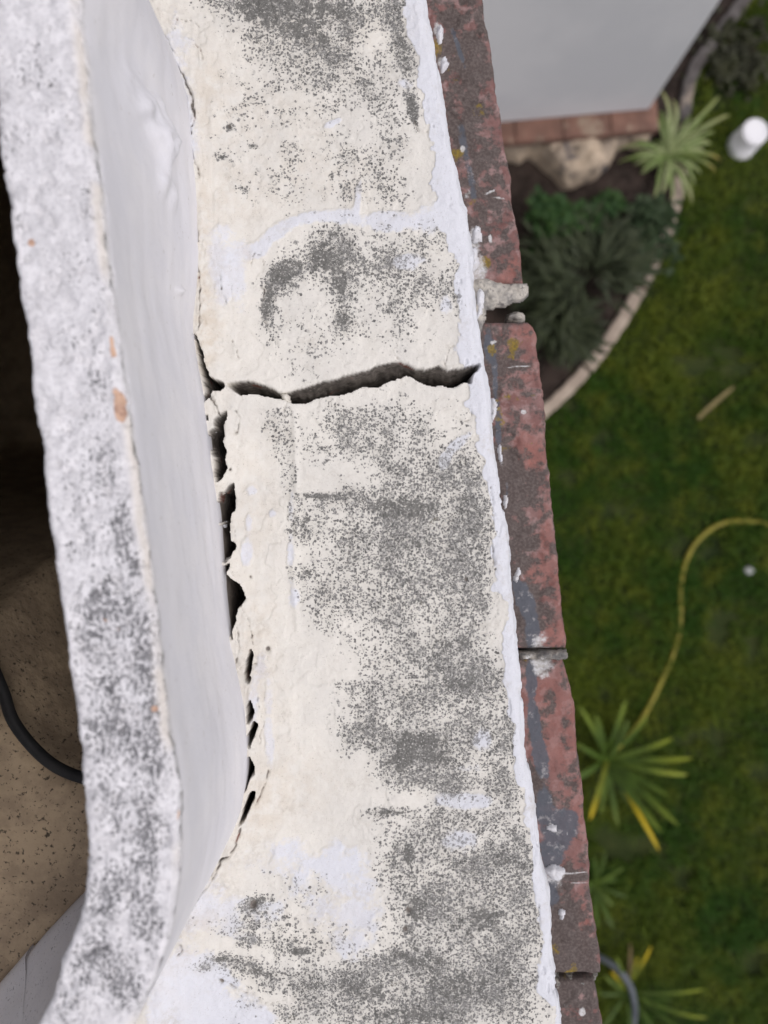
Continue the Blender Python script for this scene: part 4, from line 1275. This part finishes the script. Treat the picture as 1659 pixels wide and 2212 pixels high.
def leaf_mat(name, c, edge, tip, L, variegated=False):
    s = NT(name)
    tc = s.n('ShaderNodeTexCoord')
    sx = s.n('ShaderNodeSeparateXYZ')
    s.L(tc.outputs['Object'], sx.inputs[0])
    col = s.mix(s.ramp(s.noise(14, 3), 0.35, 0.65), c, tuple(k * 0.65 for k in c))
    if variegated:
        ay = s.math('ABSOLUTE', sx.outputs[1])
        col = s.mix(s.ramp(ay, 0.0035, 0.006), col, edge)
    col = s.mix(s.ramp(sx.outputs[0], L * 0.45, L * 0.95), col, tip)
    tr = s.n('ShaderNodeBsdfTranslucent')
    s.L(col, tr.inputs[0])
    mx = s.n('ShaderNodeMixShader')
    mx.inputs[0].default_value = 0.25
    s.finish(col, 0.45)
    s.L(s.b.outputs[0], mx.inputs[1])
    s.L(tr.outputs[0], mx.inputs[2])
    s.L(mx.outputs[0], s.out.inputs[0])
    return s.m


def leaf(root, ang_, L, w, mat, rise=0.5, droop=0.45, off=(0, 0, 0), curl=0.0):
    v, f = leaf_mesh(L, w, droop, rise=rise, curl=curl)
    o = mesh_obj('leaf', v, f, mat)
    o.parent = root
    o.location = off
    o.rotation_euler = (0, 0, ang_)
    return o


G_SP = (0.14, 0.23, 0.045)
M['sp_leaf'] = leaf_mat('spider_leaf', G_SP, (0.30, 0.36, 0.15), (0.26, 0.30, 0.10), 0.36, True)
M['sp_leaf2'] = leaf_mat('spider_leaf_pale', (0.22, 0.29, 0.09), (0.36, 0.40, 0.20), (0.32, 0.33, 0.13), 0.36, True)
M['sp_tip'] = leaf_mat('spider_leaf_yellowing', (0.19, 0.25, 0.07), (0.34, 0.36, 0.18), (0.46, 0.30, 0.08), 0.36, False)
sc_ = P(1452, 322, ZG + 0.16)
spider = empty('spider_plant', (sc_[0], sc_[1], ZG + 0.06), 'spider plant with pale striped strap leaves hanging over the kerb beside the white wing', 'plant')
# (target u, v of tip, material, width)
tips = [(1423, 200, 'sp_leaf2'), (1400, 230, 'sp_leaf'), (1466, 207, 'sp_leaf2'), (1445, 215, 'sp_leaf'), (1560, 217, 'sp_leaf'), (1566, 264, 'sp_leaf2'), (1560, 340, 'sp_tip'), (1550, 366, 'sp_tip'),
        (1500, 443, 'sp_leaf2'), (1478, 420, 'sp_leaf'), (1406, 450, 'sp_leaf'), (1420, 440, 'sp_leaf2'), (1340, 347, 'sp_leaf'), (1345, 318, 'sp_leaf'), (1355, 300, 'sp_leaf'),
        (1540, 300, 'sp_leaf'), (1530, 325, 'sp_leaf'), (1515, 250, 'sp_leaf2'), (1500, 235, 'sp_leaf'), (1490, 262, 'sp_leaf2'), (1540, 318, 'sp_leaf2'), (1500, 360, 'sp_leaf'), (1460, 380, 'sp_leaf'),
        (1440, 395, 'sp_leaf2'), (1390, 340, 'sp_leaf'), (1385, 370, 'sp_leaf'), (1420, 270, 'sp_leaf2'), (1470, 290, 'sp_leaf'), (1430, 360, 'sp_leaf'), (1410, 300, 'sp_leaf'), (1510, 290, 'sp_leaf2'),
        (1445, 250, 'sp_leaf'), (1485, 330, 'sp_leaf2'), (1520, 350, 'sp_leaf'), (1455, 430, 'sp_leaf'), (1370, 325, 'sp_leaf2')]
rr = random.Random(3)
for k_ in range(34):
    a_ = rr.uniform(0, 6.283)
    q_ = rr.uniform(45, 95)
    tips.append((1455 + q_ * math.cos(a_), 318 + q_ * math.sin(a_), rr.choice(['sp_leaf', 'sp_leaf', 'sp_leaf2'])))
for (u, v, mt) in tips:
    tp_ = P(u, v, ZG + 0.10)
    dx, dy = tp_[0] - sc_[0], tp_[1] - sc_[1]
    L_ = math.hypot(dx, dy)
    leaf(spider, math.atan2(dy, dx), L_, 0.0095 + 0.004 * rr.random(), M[mt], rise=0.95 - 0.2 * rr.random(), droop=0.72 + 0.2 * rr.random(), off=(rr.uniform(-.02, .02), rr.uniform(-.02, .02), rr.uniform(0, 0.03)),
         curl=rr.uniform(-0.12, 0.12))

M['yu_leaf'] = leaf_mat('yucca_leaf', (0.075, 0.13, 0.018), (0, 0, 0), (0.16, 0.22, 0.024), 0.36)
M['yu_leaf2'] = leaf_mat('yucca_leaf_light', (0.11, 0.17, 0.024), (0, 0, 0), (0.29, 0.34, 0.035), 0.36)
M['yu_yel'] = leaf_mat('yucca_leaf_yellow', (0.18, 0.21, 0.02), (0, 0, 0), (0.62, 0.46, 0.014), 0.30)
M['yu_brown'] = leaf_mat('yucca_leaf_dry', (0.12, 0.09, 0.04), (0, 0, 0), (0.19, 0.13, 0.06), 0.3)


def agave(c_uv, tips_, w, label, group, hz=0.12, seed=1):
    c = P(c_uv[0], c_uv[1], ZG + hz)
    root = empty('yucca_plant', (c[0], c[1], ZG + 0.01), label, 'plant', group)
    r = random.Random(seed)
    for (u, v, mt) in tips_:
        t_ = P(u, v, ZG + 0.20)
        dx, dy = t_[0] - c[0], t_[1] - c[1]
        L_ = math.hypot(dx, dy)
        leaf(root, math.atan2(dy, dx), L_, w * (0.85 + 0.3 * r.random()), M[mt], rise=0.75 + 0.4 * r.random(), droop=0.35 + 0.2 * r.random(), off=(0, 0, r.uniform(0, 0.05)), curl=r.uniform(-0.08, 0.08))
    return root


GY_ = 'rosette plants at the foot of the wall'
agave((1320, 1652), [(1483, 1631, 'yu_leaf2'), (1449, 1590, 'yu_leaf2'), (1493, 1683, 'yu_leaf2'), (1456, 1764, 'yu_leaf'), (1432, 1842, 'yu_yel'), (1340, 1507, 'yu_leaf'), (1367, 1560, 'yu_leaf'), (1249, 1507, 'yu_leaf'),
                     (1262, 1760, 'yu_yel'), (1398, 1540, 'yu_leaf'), (1440, 1710, 'yu_leaf'), (1410, 1790, 'yu_leaf'), (1290, 1540, 'yu_leaf'), (1235, 1600, 'yu_leaf'), (1230, 1690, 'yu_leaf'),
                     (1330, 1790, 'yu_leaf'), (1370, 1760, 'yu_leaf'), (1300, 1760, 'yu_leaf2'), (1400, 1650, 'yu_leaf'), (1380, 1600, 'yu_leaf2'), (1390, 1720, 'yu_leaf')], 0.017,
      'large green rosette plant with a bright yellow leaf beside the end of the yellow hose', GY_, seed=2)
agave((1292, 1925), [(1358, 1885, 'yu_leaf2'), (1375, 1965, 'yu_leaf'), (1335, 2028, 'yu_leaf'), (1320, 1850, 'yu_leaf'), (1345, 1985, 'yu_leaf2'), (1290, 1850, 'yu_leaf'), (1240, 1900, 'yu_leaf'), (1300, 2020, 'yu_leaf'),
                     (1350, 1925, 'yu_leaf'), (1250, 1980, 'yu_leaf')], 0.013, 'small dark rosette plant half hidden by the brick edge, middle one of the three', GY_, seed=3)
agave((1366, 2160), [(1410, 2059, 'yu_yel'), (1508, 2112, 'yu_leaf2'), (1385, 2085, 'yu_yel'), (1304, 2112, 'yu_leaf2'), (1525, 2198, 'yu_leaf2'), (1351, 2030, 'yu_brown'), (1300, 2170, 'yu_leaf'), (1320, 2085, 'yu_yel'),
                     (1440, 2260, 'yu_leaf'), (1500, 2240, 'yu_leaf'), (1370, 2280, 'yu_leaf'), (1300, 2240, 'yu_leaf'), (1330, 2045, 'yu_leaf'), (1470, 2180, 'yu_leaf')], 0.012,
      'yellow-green rosette plant with thin leaves at the bottom edge by the grey hose', GY_, seed=4)


def shrub(name, u, v, ru, rv, h, n, ls, mat, stem_m, label, seed, spiky=False):
    c = P(u, v, ZG + h * 0.5)
    rx, ry = ru * 3.7 / F, rv * 3.7 / F
    root = empty(name, (c[0], c[1], ZG), label, 'shrub')
    r = np.random.default_rng(seed)
    p = r.normal(0, 0.45, (n, 3))
    ncl = 14
    cl = r.uniform(-0.8, 0.8, (ncl, 3))
    p = cl[r.integers(0, ncl, n)] + p * 0.5
    p = p * np.array([rx, ry, h * 0.4]) + np.array([0, 0, h * 0.55])
    a = r.uniform(0, 2 * math.pi, n)
    if spiky:
        a = np.arctan2(p[:, 1], p[:, 0]) + r.normal(0, 0.4, n)
    e = r.uniform(-0.5, 0.9, n)
    d = np.stack([np.cos(a) * np.cos(e), np.sin(a) * np.cos(e), np.sin(e)], 1)
    s_ = np.stack([-np.sin(a), np.cos(a), np.zeros(n)], 1)
    L_ = ls * r.uniform(0.6, 1.4, n)[:, None]
    w_ = (L_ * (0.07 if spiky else 0.28))
    v_ = np.stack([p, p + d * L_ * 0.5 + s_ * w_, p + d * L_, p + d * L_ * 0.5 - s_ * w_], 1).reshape(-1, 3)
    f = (np.arange(n) * 4)[:, None] + np.array([[0, 1, 2, 3]])
    o = mesh_obj('foliage', v_, f, mat, smooth=False)
    o.parent = root
    for k in range(5):
        aa = r.uniform(0, 6.28)
        t = tube('stem', [(0, 0, 0), (0.3 * rx * math.cos(aa), 0.3 * ry * math.sin(aa), h * 0.4), (0.7 * rx * math.cos(aa), 0.7 * ry * math.sin(aa), h * 0.8)], 0.006, stem_m, None, 6)
        t.parent = root
    return root


M['stem'] = mat_simple('plant_stem', (0.05, 0.04, 0.025), (0.03, 0.025, 0.018), 30)
M['sh1'] = foliage_mat('shrub_leaf_green', (0.022, 0.062, 0.016), (0.04, 0.092, 0.024), (0.065, 0.12, 0.03), 5, 30)
M['sh2'] = foliage_mat('shrub_leaf_grey', (0.038, 0.05, 0.026), (0.058, 0.074, 0.036), (0.085, 0.10, 0.05), 5, 30)
M['sh4'] = foliage_mat('ground_cover_leaf', (0.03, 0.032, 0.018), (0.05, 0.055, 0.025), (0.07, 0.07, 0.035), 5, 30)
M['sh3'] = foliage_mat('shrub_leaf_blue', (0.028, 0.052, 0.020), (0.045, 0.072, 0.030), (0.065, 0.095, 0.045), 5, 30)
shrub('leafy_shrub', 1215, 500, 62, 48, 0.30, 900, 0.055, M['sh1'], M['stem'], 'low bright green shrub in front of the rubble footing', 21)
shrub('leafy_shrub', 1310, 445, 25, 20, 0.18, 160, 0.05, M['sh1'], M['stem'], 'tiny green sprout in the dark soil right of the green shrub', 22)
shrub('grey_shrub', 1270, 600, 95, 90, 0.35, 1300, 0.14, M['sh2'], M['stem'], 'wiry grey-green shrub with long thin leaves in the middle of the bed', 23, True)
shrub('kerb_shrub', 1395, 510, 50, 70, 0.22, 650, 0.05, M['sh3'], M['stem'], 'dim dark green shrub growing against the kerb below the spider plant', 24)
shrub('wiry_shrub', 1200, 690, 60, 70, 0.3, 500, 0.12, M['sh2'], M['stem'], 'sparse dark wiry shrub beside the gap in the brick course', 25, True)
shrub('dark_shrub', 1590, 120, 60, 80, 0.10, 420, 0.05, M['sh4'], M['stem'], 'dark low plants along the wing at the top right corner', 26)

# ------------------------------------------------------------------ things on the lawn
M['hose_y'] = mat_simple('yellow_hose_plastic', (0.27, 0.235, 0.03), (0.22, 0.195, 0.028), 8, 0.45, 0.05, 0.001)
hp_ = [(1760, 1150), (1700, 1140), (1659, 1132), (1615, 1125), (1560, 1131), (1515, 1160), (1485, 1205), (1471, 1262), (1471, 1322), (1466, 1372), (1450, 1425), (1425, 1480), (1400, 1530), (1378, 1568), (1345, 1605), (1310, 1640)]
hz_ = [0.03] * 12 + [0.05, 0.10, 0.12, 0.03]
hose = tube('garden_hose', [P(u, v, ZG + z) + (ZG + z,) for (u, v), z in zip(hp_, hz_)], 0.0125, M['hose_y'], None, 10)
tag(hose, 'yellow garden hose winding over the lawn into the large rosette plant', 'hose')
M['hose_g'] = mat_simple('grey_hose_plastic', (0.12, 0.135, 0.15), (0.09, 0.10, 0.115), 8, 0.5, 0.05, 0.001)
gh = tube('grey_hose', [P(u, v, ZG + z) + (ZG + z,) for (u, v), z in zip([(1240, 2060), (1290, 2066), (1325, 2085), (1350, 2110), (1366, 2142), (1372, 2190), (1360, 2250)], [0.03, 0.1, 0.16, 0.18, 0.15, 0.06, 0.03])], 0.016, M['hose_g'])
tag(gh, 'short grey-blue hose arching out from under the brick edge at the bottom', 'hose')

M['plastic'] = mat_simple('white_plastic', (0.80, 0.80, 0.81), (0.77, 0.77, 0.79), 4, 0.4, 0.05, 0.001)
tz = ZG + 0.15
tc_ = P(1633, 283, tz)
tub = empty('white_tub', (tc_[0], tc_[1], ZG), 'round white plastic tub standing upside down on the dark lawn', 'tub')
prof = [(0.0, 0.150), (0.060, 0.150), (0.066, 0.1495), (0.069, 0.146), (0.070, 0.140), (0.074, 0.02), (0.080, 0.018), (0.080, 0.0)]
nseg = 40
vv = []
for r_, z_ in prof:
    for k_ in range(nseg):
        a = 2 * math.pi * k_ / nseg
        vv.append((r_ * math.cos(a), r_ * math.sin(a), z_))
ff = []
for i in range(len(prof) - 1):
    for k_ in range(nseg):
        k2 = (k_ + 1) % nseg
        ff.append((i * nseg + k_, (i + 1) * nseg + k_, (i + 1) * nseg + k2, i * nseg + k2))
o = mesh_obj('body', vv, ff, M['plastic'])
o.parent = tub
rv = []
for i in range(48):
    a = 2 * math.pi * i / 48
    for k_ in range(8):
        b = 2 * math.pi * k_ / 8
        rv.append(((0.055 + 0.003 * math.cos(b)) * math.cos(a), (0.055 + 0.003 * math.cos(b)) * math.sin(a), 0.151 + 0.003 * math.sin(b)))
rf = [(i * 8 + k_, ((i + 1) % 48) * 8 + k_, ((i + 1) % 48) * 8 + (k_ + 1) % 8, i * 8 + (k_ + 1) % 8) for i in range(48) for k_ in range(8)]
o = mesh_obj('rim_ring', rv, rf, M['plastic'])
o.parent = tub

M['dry'] = mat_simple('dry_leaf', (0.24, 0.19, 0.09), (0.17, 0.14, 0.06), 20)
a0, a1 = P(1508, 904, ZG + 0.05), P(1582, 830, ZG + 0.05)
v, f = leaf_mesh(math.hypot(a1[0] - a0[0], a1[1] - a0[1]), 0.014, 0.1, rise=0.12, curl=-0.06)
o = mesh_obj('fallen_leaf', v, f, M['dry'])
o.location = (a0[0], a0[1], ZG + 0.055)
o.rotation_euler = (0, 0, math.atan2(a1[1] - a0[1], a1[0] - a0[0]))
tag(o, 'long dry tan leaf lying alone on the lawn', 'leaf')


def pebble(u, v, r_, label, seed, m_):
    c = P(u, v, ZG + 0.05)
    rg = random.Random(seed)
    vs_, fs = [], []
    for i in range(7):
        ph = math.pi * i / 6
        for k in range(10):
            a = 2 * math.pi * k / 10
            q_ = r_ * (1 + 0.15 * rg.uniform(-1, 1))
            vs_.append((q_ * 1.2 * math.sin(ph) * math.cos(a), q_ * math.sin(ph) * math.sin(a), q_ * 0.7 * math.cos(ph)))
    for i in range(6):
        for k in range(10):
            fs.append((i * 10 + k, (i + 1) * 10 + k, (i + 1) * 10 + (k + 1) % 10, i * 10 + (k + 1) % 10))
    o = mesh_obj('pebble', vs_, fs, m_)
    o.location = (c[0], c[1], ZG + 0.05)
    return tag(o, label, 'stone')


M['pebble'] = mat_simple('pale_stone', (0.42, 0.44, 0.42), (0.32, 0.33, 0.31), 20)
pebble(1618, 1232, 0.022, 'small pale stone on the grass below the bend of the yellow hose', 5, M['pebble'])
pebble(1405, 400 + 355, 0.0, 'x', 5, M['pebble']) if False else None
pebble(1313, 763 * 0.553 + 0, 0.018, 'small pinkish stone in the dark bed soil beside the green sprout', 6, mat_simple('pink_stone', (0.26, 0.2, 0.19), (0.2, 0.15, 0.14), 20))
